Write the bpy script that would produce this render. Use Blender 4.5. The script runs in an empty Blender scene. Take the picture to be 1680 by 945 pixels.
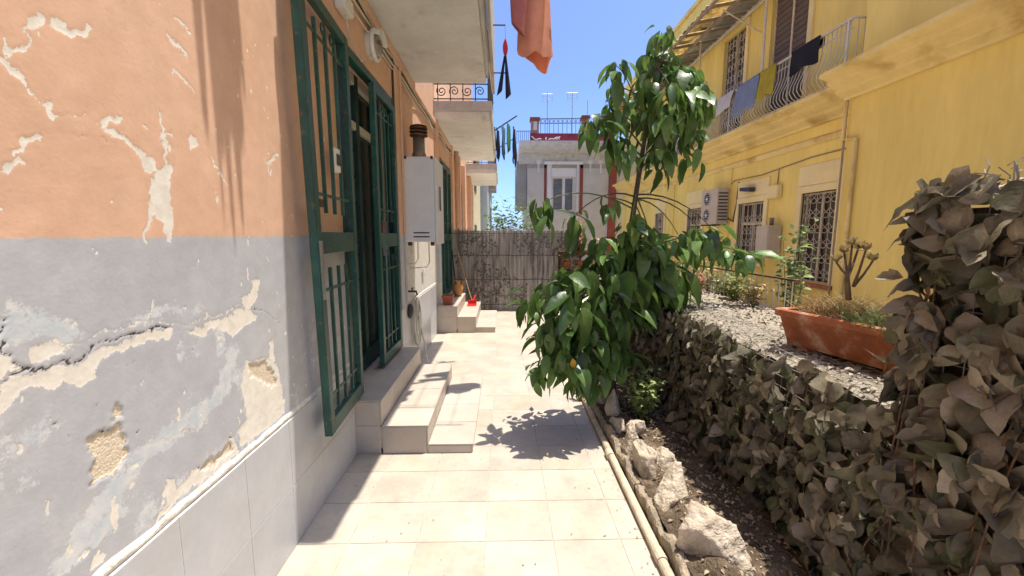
import bpy, bmesh, math, random
import numpy as np
from mathutils import Vector, Matrix
R = math.radians
rnd = random.Random(7)
scene = bpy.context.scene
C = scene.collection

# ------------------------------------------------------------------ camera
FPX, PITCH, YAW, EYE = 680.0, 7.3, 1.3, 1.5
cam = bpy.data.cameras.new('camera'); camo = bpy.data.objects.new('camera', cam); C.objects.link(camo)
camo.location = (0, 0, EYE); camo.rotation_euler = (R(90 - PITCH), 0, R(-YAW))
cam.sensor_width = 36; cam.lens = FPX / 1680 * 36; cam.clip_start = .05; cam.clip_end = 900
scene.camera = camo
# ------------------------------------------------------------------ sky, sun, exposure
SUN = Vector((.215, .07, 1)).normalized()
w = bpy.data.worlds.new('World'); scene.world = w; w.use_nodes = True
nt = w.node_tree; nt.nodes.clear()
sky = nt.nodes.new('ShaderNodeTexSky'); sky.sky_type = 'NISHITA'; sky.sun_disc = False
sky.sun_elevation = math.asin(SUN.z); sky.sun_rotation = math.atan2(SUN.x, SUN.y)
sky.air_density = .45; sky.dust_density = 1.7; sky.ozone_density = 10
bg = nt.nodes.new('ShaderNodeBackground'); bg.inputs['Strength'].default_value = .13
wo = nt.nodes.new('ShaderNodeOutputWorld')
nt.links.new(sky.outputs[0], bg.inputs[0]); nt.links.new(bg.outputs[0], wo.inputs[0])
sl = bpy.data.lights.new('sun', 'SUN'); sl.energy = 2.45; sl.angle = R(.55); sl.color = (1, .93, .82)
so = bpy.data.objects.new('sun', sl); C.objects.link(so); so.rotation_euler = SUN.to_track_quat('Z', 'Y').to_euler(); so.location = (3, 2, 20)
cy = scene.cycles; cy.max_bounces = 7; cy.diffuse_bounces = 4; cy.glossy_bounces = 2; cy.transmission_bounces = 3; cy.transparent_max_bounces = 4; cy.caustics_reflective = False; cy.caustics_refractive = False
scene.view_settings.view_transform = 'Standard'; scene.view_settings.look = 'None'
scene.view_settings.exposure = 1.6; scene.view_settings.gamma = 1; scene.view_settings.use_curve_mapping = False

# ------------------------------------------------------------------ measuring helper: photo point -> point on a wall, floor or depth plane
_p, _y = R(PITCH), R(YAW)
FW = Vector((math.sin(_y) * math.cos(_p), math.cos(_y) * math.cos(_p), -math.sin(_p)))
RT = Vector((math.cos(_y), -math.sin(_y), 0)); UP = RT.cross(FW)
def at(x, y, ax, v):
    d = FW + RT * ((x - 840) / FPX) - UP * ((y - 472.5) / FPX)
    o = Vector((0, 0, EYE)); return o + d * ((v - o[ax]) / d[ax])

# ------------------------------------------------------------------ noise (numpy)
_tab = np.random.RandomState(3).rand(256, 256)
def vnoise(x, y):
    xi = np.floor(x).astype(int); yi = np.floor(y).astype(int); fx = x - xi; fy = y - yi
    fx = fx * fx * (3 - 2 * fx); fy = fy * fy * (3 - 2 * fy)
    t = lambda a, b: _tab[a & 255, b & 255]
    return (t(xi, yi) * (1 - fx) + t(xi + 1, yi) * fx) * (1 - fy) + (t(xi, yi + 1) * (1 - fx) + t(xi + 1, yi + 1) * fx) * fy
def fbm(x, y, o=4):
    s = 0; a = .5
    for i in range(o):
        s = s + a * vnoise(x + 17.3 * i, y + 5.1 * i); x = x * 2.03; y = y * 2.03; a *= .5
    return s
_tl = _tab.tolist()
def fb(x, y, o=4):
    s = 0.; a = .5
    for i in range(o):
        X = x + 17.3 * i if i == 0 else X * 2.03; Y = y if i == 0 else Y * 2.03
        xi = math.floor(X); yi = math.floor(Y); fx = X - xi; fy = Y - yi; fx = fx * fx * (3 - 2 * fx); fy = fy * fy * (3 - 2 * fy)
        r0 = _tl[(xi + 37 * i) & 255]; r1 = _tl[(xi + 37 * i + 1) & 255]; j0 = yi & 255; j1 = (yi + 1) & 255
        s += a * ((r0[j0] * (1 - fx) + r1[j0] * fx) * (1 - fy) + (r0[j1] * (1 - fx) + r1[j1] * fx) * fy); a *= .5
    return s

# ------------------------------------------------------------------ materials
class NB:
    def __init__(s, name):
        s.m = bpy.data.materials.new(name); s.m.use_nodes = True; s.t = s.m.node_tree; s.t.nodes.clear()
        s.out = s.n('ShaderNodeOutputMaterial'); s.b = s.n('ShaderNodeBsdfPrincipled'); s.l(s.b.outputs[0], s.out.inputs[0])
        s.pos = s.n('ShaderNodeNewGeometry').outputs['Position']
    def n(s, k): return s.t.nodes.new(k)
    def l(s, a, b): s.t.links.new(a, b)
    def noise(s, scale, detail=4, rough=.55, vec=None, dist=0):
        n = s.n('ShaderNodeTexNoise'); n.inputs['Scale'].default_value = scale; n.inputs['Detail'].default_value = detail
        n.inputs['Roughness'].default_value = rough; n.inputs['Distortion'].default_value = dist
        s.l(vec or s.pos, n.inputs['Vector']); return n.outputs['Fac']
    def ramp(s, f, lo, hi, a=0., b=1.):
        n = s.n('ShaderNodeMapRange'); n.interpolation_type = 'SMOOTHSTEP'
        for i, v in ((1, lo), (2, hi), (3, a), (4, b)): n.inputs[i].default_value = v
        s.l(f, n.inputs[0]); return n.outputs[0]
    def math(s, op, a, b=None):
        n = s.n('ShaderNodeMath'); n.operation = op
        for i, v in enumerate((a, b)):
            if v is None: continue
            if isinstance(v, (int, float)): n.inputs[i].default_value = v
            else: s.l(v, n.inputs[i])
        return n.outputs[0]
    def mix(s, f, a, b, mode='MIX'):
        n = s.n('ShaderNodeMix'); n.data_type = 'RGBA'; n.blend_type = mode
        for sock, v in ((n.inputs[0], f), (n.inputs[6], a), (n.inputs[7], b)):
            if isinstance(v, (int, float)): sock.default_value = v
            elif isinstance(v, (tuple, list)): sock.default_value = (*v[:3], 1)
            else: s.l(v, sock)
        return n.outputs[2]
    def scaled(s, sx, sy, sz):
        n = s.n('ShaderNodeVectorMath'); n.operation = 'MULTIPLY'; s.l(s.pos, n.inputs[0]); n.inputs[1].default_value = (sx, sy, sz); return n.outputs[0]
    def xyz(s):
        n = s.n('ShaderNodeSeparateXYZ'); s.l(s.pos, n.inputs[0]); return n.outputs
    def bump(s, h, strength, dist=.01):
        n = s.n('ShaderNodeBump'); n.inputs['Strength'].default_value = strength; n.inputs['Distance'].default_value = dist
        s.l(h, n.inputs['Height']); s.l(n.outputs[0], s.b.inputs['Normal'])
    def gray(s, v):
        n = s.n('ShaderNodeCombineColor'); [s.l(v, n.inputs[i]) for i in range(3)]; return n.outputs[0]
def pm(name, c, var=.14, scale=7, rough=.75, bump=.25, bscale=70, spec=.3, metal=0, c2=None, s2=3, lo=.5, hi=.68, c3=None, s3=25, lo3=.6, hi3=.68,
       rand=.08, transl=0, stretch=None, bdist=.01, coat=0):
    k = NB(name); vec = k.scaled(*stretch) if stretch else None
    col = c
    if c2: col = k.mix(k.ramp(k.noise(s2, 4, .6, vec, .3), lo, hi), col, c2)
    if c3: col = k.mix(k.ramp(k.noise(s3, 3, .6, vec), lo3, hi3), col, c3)
    v = k.ramp(k.noise(scale, 3, .6, vec), .25, .75, 1 - var, 1 + var)
    v = k.math('MULTIPLY', v, k.ramp(k.noise(scale * 9, 2, .6, vec), .2, .8, 1 - var * .45, 1 + var * .45))
    if rand:
        oi = k.n('ShaderNodeObjectInfo'); v = k.math('MULTIPLY', v, k.ramp(oi.outputs['Random'], 0, 1, 1 - rand, 1 + rand))
    col = k.mix(1., col, k.gray(v), 'MULTIPLY')
    k.l(col, k.b.inputs['Base Color']); k.b.inputs['Metallic'].default_value = metal
    k.b.inputs['Specular IOR Level'].default_value = spec
    k.b.inputs['Roughness'].default_value = rough
    if bump: k.bump(k.noise(bscale, 3, .65, vec), bump, bdist)
    if coat: k.b.inputs['Coat Weight'].default_value = coat; k.b.inputs['Coat Roughness'].default_value = .25
    if transl:
        t = k.n('ShaderNodeBsdfTranslucent'); k.l(col, t.inputs[0]); ms = k.n('ShaderNodeMixShader'); ms.inputs[0].default_value = transl
        k.l(k.b.outputs[0], ms.inputs[1]); k.l(t.outputs[0], ms.inputs[2]); k.l(ms.outputs[0], k.out.inputs[0])
    return k.m

M = {}
M['tile_floor'] = pm('cream floor tile', (.44, .385, .315), .12, 3.5, .42, .08, 120, .45, c2=(.45, .375, .275), s2=2.2, lo=.5, hi=.7, c3=(.39, .34, .28), s3=6, lo3=.52, hi3=.75, rand=.05)
M['tile_step'] = pm('beige step tile', (.46, .40, .335), .07, 5, .42, .06, 120, .45, c2=(.5, .45, .38), s2=4, lo=.55, hi=.8, rand=.05)
M['tile_wall'] = pm('grey wall tile', (.50, .51, .54), .06, 6, .35, .05, 90, .5, c2=(.46, .45, .45), s2=3, lo=.5, hi=.8, rand=.05)
M['grout'] = pm('grout', (.46, .41, .335), .3, 20, .95, .4, 200)
M['grout_light'] = pm('pale grout', (.74, .73, .70), .15, 20, .95, .4, 200)
M['cement'] = pm('white cement fillet', (.72, .69, .63), .16, 14, .95, .8, 60, c2=(.52, .47, .4), s2=9, lo=.55, hi=.7)
M['balcony'] = pm('balcony plaster', (.66, .665, .64), .08, 3, .9, .2, 60, c2=(.42, .4, .36), s2=2.2, lo=.56, hi=.8, c3=(.3, .28, .25), s3=6, lo3=.72, hi3=.76)
M['fascia'] = pm('balcony fascia', (.48, .47, .46), .1, 4, .9, .2, 60, c2=(.33, .32, .31), s2=5, lo=.5, hi=.75)
M['green'] = pm('green gate paint', (.010, .062, .048), .22, 9, .42, .25, 50, .5, c2=(.018, .10, .075), s2=5, lo=.45, hi=.7, c3=(.13, .075, .045), s3=30, lo3=.61, hi3=.67, rand=.10)
M['rust'] = pm('rusty iron', (.09, .055, .035), .3, 20, .8, .4, 120, c2=(.2, .09, .04), s2=14)
M['iron'] = pm('dark iron', (.05, .05, .055), .2, 20, .55, .2, 120)
M['steel'] = pm('lock steel', (.36, .37, .37), .15, 20, .4, .1, 90, metal=.7)
M['white_bar'] = pm('white iron bar', (.60, .56, .47), .1, 10, .55, .1, 80)
M['white_metal'] = pm('white enamel', (.74, .73, .71), .05, 4, .38, .03, 30, .5, c2=(.6, .56, .5), s2=5, lo=.62, hi=.85)
M['cream_frame'] = pm('cream door frame', (.62, .6, .5), .08, 8, .5, .05, 60)
M['door_green'] = pm('dark green door paint', (.022, .05, .042), .2, 6, .5, .15, 50)
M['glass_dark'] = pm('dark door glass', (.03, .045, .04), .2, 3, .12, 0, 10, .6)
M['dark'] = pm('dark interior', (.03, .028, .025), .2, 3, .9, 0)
M['plastic_white'] = pm('white plastic', (.72, .71, .66), .05, 6, .45, .03, 60)
M['plastic_dark'] = pm('dark plastic', (.05, .05, .05), .15, 8, .5, .05, 60)
M['flue'] = pm('flue metal', (.30, .27, .24), .2, 12, .5, .15, 60, metal=.5, c2=(.16, .09, .05), s2=9, lo=.5, hi=.7)
M['cable_w'] = pm('pale cable', (.6, .56, .48), .1, 10, .6, 0)
M['cable_d'] = pm('dark cable', (.08, .06, .05), .1, 10, .6, 0)
M['hose'] = pm('pale hose', (.62, .6, .5), .1, 12, .5, 0)
M['terracotta'] = pm('weathered terracotta', (.36, .125, .055), .2, 9, .85, .5, 60, c2=(.50, .34, .23), s2=9, lo=.50, hi=.70, c3=(.2, .08, .045), s3=5, lo3=.56, hi3=.75)
M['clay_red'] = pm('red clay', (.32, .09, .05), .15, 14, .8, .3, 60)
M['jug'] = pm('ochre jug', (.42, .22, .08), .2, 16, .6, .2, 60)
M['red'] = pm('red plastic', (.6, .02, .02), .08, 10, .4, 0)
M['wood'] = pm('broom handle', (.5, .32, .16), .15, 14, .6, .1, 60)
M['rock'] = pm('limestone', (.47, .395, .30), .2, 11, .95, 1.0, 26, .2, c2=(.25, .195, .135), s2=7, lo=.48, hi=.72, c3=(.56, .50, .41), s3=18, lo3=.58, hi3=.72, bdist=.02, rand=.06)
M['kerb'] = pm('old kerb concrete', (.30, .245, .175), .25, 12, .95, .9, 40, c2=(.2, .17, .12), s2=8, lo=.5, hi=.7, bdist=.02)
M['pipe'] = pm('dusty pipe', (.52, .44, .32), .18, 14, .7, .3, 60, c2=(.3, .24, .16), s2=9, lo=.55, hi=.75)
M['soil'] = pm('dry soil', (.125, .092, .062), .3, 12, 1, 1.0, 45, .1, c2=(.185, .14, .095), s2=6, lo=.5, hi=.68, c3=(.07, .055, .04), s3=60, lo3=.58, hi3=.66, bdist=.03)
M['litter'] = pm('leaf litter', (.27, .20, .13), .3, 30, .9, .2, 60, c2=(.36, .30, .22), s2=40, lo=.45, hi=.65, rand=0)
M['ledge'] = pm('wall top with debris', (.37, .325, .255), .25, 16, 1, 1.0, 38, .1, c2=(.28, .235, .175), s2=14, lo=.5, hi=.62, c3=(.42, .38, .31), s3=34, lo3=.55, hi3=.66, bdist=.03)
M['debris'] = pm('bleached debris', (.35, .30, .23), .22, 20, .95, .2, 60, c2=(.27, .225, .165), s2=30, lo=.45, hi=.65, rand=0)
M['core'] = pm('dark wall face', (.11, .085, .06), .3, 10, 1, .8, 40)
M['ivy'] = pm('faded plastic leaf', (.185, .160, .108), .22, 18, .62, .35, 45, .35, c2=(.24, .20, .14), s2=5, lo=.42, hi=.68, c3=(.10, .105, .055), s3=4, lo3=.5, hi3=.7, rand=.3, transl=.22)
M['ivy_green'] = pm('less faded plastic leaf', (.12, .125, .065), .25, 18, .6, .35, 45, .35, rand=.3, transl=.22)
M['ivy_pale'] = pm('bleached plastic leaf', (.33, .28, .21), .2, 18, .6, .35, 45, .35, rand=.25, transl=.25)
M['wire'] = pm('netting wire', (.30, .28, .24), .2, 20, .6, 0)
M['leaf'] = pm('glossy tree leaf', (.072, .145, .036), .25, 9, .36, .3, 30, .65, c2=(.10, .18, .045), s2=3, lo=.5, hi=.7, rand=.4, transl=.42)
M['leaf_mid'] = pm('lighter tree leaf', (.115, .195, .05), .25, 9, .4, .3, 30, .5, c2=(.16, .24, .06), s2=4, rand=.3, transl=.42)
M['leaf_young'] = pm('young tree leaf', (.12, .22, .045), .2, 9, .38, .2, 40, .5, rand=.2, transl=.4)
M['leaf_yellow'] = pm('yellowed tree leaf', (.5, .27, .04), .2, 9, .5, .2, 40, .4, rand=.2, transl=.3)
M['bark'] = pm('tree bark', (.085, .065, .045), .25, 30, .9, .6, 60, c2=(.16, .15, .09), s2=6)
M['twig'] = pm('green twig', (.13, .17, .06), .2, 30, .7, .2, 60)
M['shrub'] = pm('shrub leaf', (.27, .33, .11), .25, 20, .5, .1, 60, rand=.2, transl=.3)
M['plant_y'] = pm('yellow green plant', (.30, .31, .10), .25, 14, .6, .1, 60, c2=(.14, .22, .06), s2=6, transl=.3)
M['plant_g'] = pm('pale green plant', (.2, .27, .11), .25, 14, .6, .1, 60, transl=.3)
M['far_leaf'] = pm('far foliage', (.12, .22, .06), .3, 3, .6, .1, 60, c2=(.2, .3, .1), s2=2, transl=.3)
M['dry'] = pm('dry grass', (.52, .39, .2), .25, 30, .9, 0, transl=.25)
M['dry_red'] = pm('dry red plant', (.38, .2, .12), .3, 12, .9, 0, transl=.2)
M['succ'] = pm('succulent stem', (.16, .115, .08), .25, 20, .8, .4, 60)
M['rosette'] = pm('withered rosette', (.29, .22, .10), .25, 30, .6, .1, 60, transl=.2)
M['reed'] = pm('weathered reed', (.45, .425, .395), .3, 9, .95, .3, 60, c2=(.20, .175, .15), s2=7, lo=.46, hi=.64, c3=(.48, .45, .4), s3=45, lo3=.5, hi3=.7, stretch=(2.6, 1, .16), rand=0)
M['reed_dead'] = pm('dead vine scraps', (.15, .13, .115), .3, 20, .95, 0, c2=(.3, .28, .25), s2=30, lo=.5, hi=.6)
M['cloth_orange'] = pm('orange cotton', (.82, .40, .26), .1, 6, .9, .2, 90, transl=.35)
M['cloth_orange_shaded'] = pm('shaded orange cotton', (.44, .15, .14), .12, 6, .9, .2, 90, transl=.2)
M['cloth_pink'] = pm('pink red cotton', (.62, .06, .09), .1, 6, .9, .2, 90, transl=.25)
M['cloth_navy'] = pm('navy cotton', (.03, .035, .07), .15, 6, .9, .2, 90, transl=.1)
M['cloth_black'] = pm('black cotton', (.012, .012, .014), .15, 6, .9, .2, 90)
M['cloth_blue'] = pm('slate blue cotton', (.2, .25, .36), .1, 6, .9, .2, 90, transl=.2)
M['cloth_lblue'] = pm('light blue cotton', (.2, .34, .52), .1, 6, .9, .2, 90, transl=.2)
M['cloth_green'] = pm('green cotton', (.12, .36, .2), .1, 6, .9, .2, 90, transl=.25)
M['cloth_yellow'] = pm('mustard cotton', (.48, .38, .04), .1, 6, .9, .2, 90, transl=.2)
M['cloth_white'] = pm('white cotton', (.66, .63, .6), .08, 6, .9, .2, 90, transl=.3)
M['yellow'] = pm('ochre plaster', (.83, .645, .20), .08, 1.2, .92, .2, 50, .2, c2=(.78, .595, .18), s2=.9, lo=.45, hi=.7, c3=(.68, .52, .17), s3=2.2, lo3=.62, hi3=.85, stretch=(1, 1, .22), rand=0)
M['yellow_l'] = pm('pale ochre trim', (.80, .66, .34), .06, 1.3, .9, .15, 50, .2, rand=0)
M['yellow_trim'] = pm('ochre cornice', (.78, .61, .26), .07, 1.3, .9, .15, 50, .2, c2=(.5, .34, .11), s2=1.2, lo=.5, hi=.75, rand=0)
M['win_dark'] = pm('dark window pane', (.05, .035, .03), .2, 3, .25, 0, 10, .5)
M['shutter_b'] = pm('brown roller shutter', (.14, .105, .085), .12, 4, .7, .1)
M['win_frame'] = pm('aged window frame', (.6, .52, .36), .1, 5, .7, .1)
M['grille'] = pm('pale window grille', (.52, .46, .36), .12, 10, .6, 0)
M['straw'] = pm('straw canopy mat', (.56, .44, .22), .3, 5, .95, .3, 60, c2=(.22, .17, .1), s2=2.4, lo=.5, hi=.6, transl=.55, rand=.2)
M['canopy_grey'] = pm('grey canopy sheet', (.36, .33, .27), .15, 3, .8, .1, transl=.4, rand=.15)
M['beam'] = pm('canopy beam', (.3, .24, .17), .15, 6, .8, .1)
M['beam_l'] = pm('pale beam', (.62, .56, .46), .1, 6, .7, .1)
M['grey_wall'] = pm('pale grey render', (.52, .50, .48), .07, 1.2, .9, .15, 30, c2=(.43, .42, .41), s2=.8, lo=.5, hi=.75, rand=0)
M['grey_dark'] = pm('grey cornice underside', (.33, .32, .31), .1, 1.5, .9, .15, 30, rand=0)
M['brick_red'] = pm('red trim', (.24, .065, .05), .12, 3, .9, .15, 30)
M['burgundy'] = pm('burgundy sign band', (.22, .03, .06), .14, 2, .8, .1, rand=0)
M['shutter_g'] = pm('grey blue shutter', (.16, .17, .2), .1, 4, .7, .1)
M['white_win'] = pm('white window wood', (.66, .65, .66), .06, 4, .6, .1)
M['paint_white'] = pm('white lettering', (.75, .7, .7), .05, 4, .7, 0)
M['brick'] = pm('parapet brick', (.28, .15, .12), .2, 5, .9, .2)
M['blue_house'] = pm('blue grey render', (.45, .52, .58), .06, 1, .9, .1, rand=0)
M['pale_house'] = pm('pale yellow render', (.62, .56, .4), .06, 1, .9, .1, rand=0)
M['ground'] = pm('yard ground', (.58, .52, .43), .2, 2, .95, .4, 20, c2=(.5, .44, .36), s2=1.2, rand=0)
M['tank'] = pm('pinkish cabinet', (.56, .48, .38), .06, 3, .6, .05)

def plaster(name, orange, grey, detail):
    k = NB(name); z = k.xyz()[2]
    line = k.math('ADD', k.math('ADD', z, k.math('MULTIPLY', k.noise(5, 3), .02)), k.math('MULTIPLY', k.noise(60, 4, .7), .012))
    zone = k.ramp(line, 1.505, 1.511)
    n1 = k.ramp(k.noise(1.6, 5, .6), .3, .7); n2 = k.noise(14, 6, .65)
    o = k.mix(n1, orange, tuple(v * f for v, f in zip(orange, (.93, .9, .86))))
    o = k.mix(k.ramp(k.noise(5, 6, .7), .58, .75, 0, .5), o, (.74, .54, .41))
    g = k.mix(n1, grey, tuple(v * f for v, f in zip(grey, (.9, .93, .97))))
    g = k.mix(k.ramp(k.noise(3.2, 6, .7), .52, .75, 0, .6), g, (.60, .585, .575))
    col = k.mix(zone, g, o)
    col = k.mix(1., col, k.gray(k.ramp(n2, .2, .8, .91, 1.07)), 'MULTIPLY')
    h = k.noise(95, 5, .6)
    if detail:
        a = k.n('ShaderNodeAttribute'); a.attribute_name = 'wear'
        sc = k.n('ShaderNodeSeparateColor'); k.l(a.outputs['Color'], sc.inputs[0])
        white, raw, eff = sc.outputs; crack = a.outputs['Alpha']
        fine = k.math('MULTIPLY', k.math('SUBTRACT', k.noise(150, 4, .75), .5), .75)
        med = k.math('MULTIPLY', k.math('SUBTRACT', k.noise(24, 5, .7), .5), 1.3)
        effm = k.ramp(k.math('ADD', k.math('ADD', eff, med), fine), .42, .62, 0, .85)
        effc = k.mix(k.ramp(k.noise(20, 4), .35, .65), (.70, .70, .70), (.54, .60, .65))
        col = k.mix(effm, col, effc)
        wm = k.ramp(k.math('ADD', white, fine), .46, .54)
        wc = k.mix(k.ramp(k.noise(30, 5), .35, .7), (.82, .78, .70), (.72, .67, .60))
        # flaked rim: a thin darker edge where the paint film lifts
        rim = k.math('MULTIPLY', k.ramp(k.math('ADD', white, fine), .38, .45), k.ramp(k.math('ADD', white, fine), .47, .54, 1, 0))
        col = k.mix(wm, col, wc); col = k.mix(k.math('MULTIPLY', rim, .10), col, (.30, .22, .17))
        rm = k.ramp(k.math('ADD', raw, fine), .46, .54)
        rc = k.mix(k.ramp(k.noise(120, 4, .7), .3, .7), (.78, .68, .54), (.64, .54, .41))
        col = k.mix(rm, col, rc)
        cm = k.ramp(k.math('ADD', crack, k.math('MULTIPLY', fine, .22)), .52, .62)
        col = k.mix(cm, col, (.14, .115, .095))
        h = k.math('ADD', k.math('MULTIPLY', h, .25), k.math('MULTIPLY', wm, -.08))
        h = k.math('ADD', h, k.math('MULTIPLY', k.math('MULTIPLY', rm, k.noise(140, 3)), 1.2))
        h = k.math('ADD', h, k.math('MULTIPLY', cm, -1.2))
        k.bump(h, .6, .004)
    else:
        k.bump(h, .25, .006)
    k.l(col, k.b.inputs['Base Color']); k.b.inputs['Roughness'].default_value = .88; k.b.inputs['Specular IOR Level'].default_value = .25
    return k.m
ORANGE, GREY = (.74, .48, .345), (.50, .50, .525)
M['plaster'] = plaster('orange and grey plaster', ORANGE, GREY, False)
M['plaster_worn'] = plaster('peeling orange and grey plaster', ORANGE, GREY, True)
M['plaster_pale'] = plaster('orange plaster over white base', ORANGE, (.66, .63, .57), False)

# ------------------------------------------------------------------ building helpers
OFF = {}
def link(o, parent=None):
    C.objects.link(o)
    if parent is not None: o.parent = parent; OFF[o.name] = OFF.get(parent.name, Vector((0, 0, 0)))
    return o
def thing(name, label, cat, loc=(0, 0, 0), group=None):
    o = bpy.data.objects.new(name, None); o.empty_display_size = .1; C.objects.link(o); o.location = loc; OFF[o.name] = Vector(loc)
    return tag(o, label, cat, group)
def tag(o, label=None, cat=None, group=None, kind=None):
    for k, v in (('label', label), ('category', cat), ('group', group), ('kind', kind)):
        if v: o[k] = v
    return o
class MB:
    def __init__(s): s.v = []; s.f = []
    def add(s, v, f):
        b = len(s.v); s.v += [tuple(p) for p in v]; s.f += [tuple(i + b for i in q) for q in f]; return s
    def box(s, x0, x1, y0, y1, z0, z1):
        return s.add([(x, y, z) for z in (z0, z1) for y in (y0, y1) for x in (x0, x1)],
                     [(0, 2, 3, 1), (4, 5, 7, 6), (0, 1, 5, 4), (2, 6, 7, 3), (0, 4, 6, 2), (1, 3, 7, 5)])
    def bbox(s, x0, x1, y0, y1, z0, z1, b=.004):
        bm = bmesh.new(); bmesh.ops.create_cube(bm, size=1)
        for v in bm.verts: v.co = Vector(((x0 + x1) / 2 + v.co.x * (x1 - x0), (y0 + y1) / 2 + v.co.y * (y1 - y0), (z0 + z1) / 2 + v.co.z * (z1 - z0)))
        bmesh.ops.bevel(bm, geom=bm.edges[:], offset=b, segments=1, affect='EDGES'); return s.bm(bm)
    def bm(s, bm):
        bm.verts.index_update(); s.add([v.co[:] for v in bm.verts], [[v.index for v in f.verts] for f in bm.faces]); bm.free(); return s
    def tube(s, pts, r, n=6, caps=True, close=False):
        pts = [Vector(p) for p in pts]; m = len(pts); rr = r if isinstance(r, (list, tuple)) else [r] * m; base = len(s.v); u = None
        for i, p in enumerate(pts):
            d = (pts[(i + 1) % m if close else min(i + 1, m - 1)] - pts[(i - 1) % m if close else max(i - 1, 0)])
            d = d.normalized() if d.length > 1e-9 else Vector((0, 0, 1))
            if u is None: u = d.orthogonal().normalized()
            u = (u - d * u.dot(d)); u = u.normalized() if u.length > 1e-6 else d.orthogonal().normalized(); v = d.cross(u)
            for k in range(n):
                a = 2 * math.pi * (k + .5) / n; s.v.append(tuple(p + (u * math.cos(a) + v * math.sin(a)) * rr[i]))
        for i in range(m if close else m - 1):
            for k in range(n):
                a, b = base + i * n, base + ((i + 1) % m) * n; s.f.append((a + k, a + (k + 1) % n, b + (k + 1) % n, b + k))
        if caps and not close: s.f.append(tuple(base + k for k in reversed(range(n)))); s.f.append(tuple(base + (m - 1) * n + k for k in range(n)))
        return s
    def lathe(s, prof, c, n=20, axis='Z'):
        base = len(s.v)
        for r, h in prof:
            for k in range(n):
                a = 2 * math.pi * k / n; p = (r * math.cos(a), r * math.sin(a), h)
                if axis == 'X': p = (h, p[0], p[1])
                elif axis == 'Y': p = (p[0], h, p[1])
                s.v.append((c[0] + p[0], c[1] + p[1], c[2] + p[2]))
        for i in range(len(prof) - 1):
            for k in range(n): a, b = base + i * n, base + (i + 1) * n; s.f.append((a + k, a + (k + 1) % n, b + (k + 1) % n, b + k))
        s.f.append(tuple(base + k for k in reversed(range(n)))); s.f.append(tuple(base + (len(prof) - 1) * n + k for k in range(n)))
        return s
    def prism(s, prof, axis, a, b):                        # closed profile swept straight along an axis
        n = len(prof); P = lambda q, t: {'Y': (q[0], t, q[1]), 'X': (t, q[0], q[1]), 'Z': (q[0], q[1], t)}[axis]
        return s.add([P(q, a) for q in prof] + [P(q, b) for q in prof],
                     [(i, (i + 1) % n, n + (i + 1) % n, n + i) for i in range(n)] + [tuple(reversed(range(n))), tuple(range(n, 2 * n))])
    def grid(s, fn, nu, nv):
        base = len(s.v)
        for i in range(nu + 1):
            for j in range(nv + 1): s.v.append(tuple(fn(i / nu, j / nv)))
        for i in range(nu):
            for j in range(nv): a = base + i * (nv + 1) + j; s.f.append((a, a + nv + 1, a + nv + 2, a + 1))
        return s
    def build(s, name, mat, parent=None, smooth=False, fix=True):
        me = bpy.data.meshes.new(name); o = Vector((0, 0, 0)) if parent is None else OFF.get(parent.name, Vector((0, 0, 0)))
        me.from_pydata([(p[0] - o[0], p[1] - o[1], p[2] - o[2]) for p in s.v], [], s.f)
        if fix:
            bm = bmesh.new(); bm.from_mesh(me); bmesh.ops.recalc_face_normals(bm, faces=bm.faces[:]); bm.to_mesh(me); bm.free()
        me.materials.append(M[mat])
        if smooth: me.polygons.foreach_set('use_smooth', [True] * len(me.polygons))
        return link(bpy.data.objects.new(name, me), parent)
def piece(name, me, parent, loc, rot=None, scale=1.):      # a repeated piece that shares its mesh
    o = bpy.data.objects.new(name, me); link(o, parent); off = OFF.get(parent.name, Vector((0, 0, 0))) if parent is not None else Vector((0, 0, 0))
    m = Matrix.Translation(Vector(loc) - off) @ (rot.to_4x4() if rot else Matrix()) @ Matrix.Scale(scale, 4) if not isinstance(scale, tuple) else \
        Matrix.Translation(Vector(loc) - off) @ (rot.to_4x4() if rot else Matrix()) @ Matrix.Diagonal((*scale, 1))
    o.matrix_local = m; return o
_mc = {}
def box_mesh(name, dx, dy, dz, mat, b=.002):
    key = (name, round(dx, 4), round(dy, 4), round(dz, 4), mat)
    if key not in _mc:
        mb = MB().bbox(-dx / 2, dx / 2, -dy / 2, dy / 2, -dz / 2, dz / 2, b); me = bpy.data.meshes.new(name); me.from_pydata(mb.v, [], mb.f)
        bm = bmesh.new(); bm.from_mesh(me); bmesh.ops.recalc_face_normals(bm, faces=bm.faces[:]); bm.to_mesh(me); bm.free(); me.materials.append(M[mat]); _mc[key] = me
    return _mc[key]
def slab(name, x0, x1, y0, y1, z0, z1, mat, parent, b=.002, tilt=0):
    me = box_mesh(name, x1 - x0, y1 - y0, z1 - z0, mat, b)
    rot = Matrix.Rotation(rnd.uniform(-tilt, tilt), 3, 'X') @ Matrix.Rotation(rnd.uniform(-tilt, tilt), 3, 'Y') if tilt else None
    return piece(name, me, parent, ((x0 + x1) / 2, (y0 + y1) / 2, (z0 + z1) / 2), rot)
def frame_mat(d, up):                                       # local +Y along d, local +Z near up
    d = Vector(d).normalized(); z = Vector(up) - d * Vector(up).dot(d); z = z.normalized() if z.length > 1e-5 else d.orthogonal().normalized()
    x = d.cross(z); return Matrix((x, d, z)).transposed()
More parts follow.
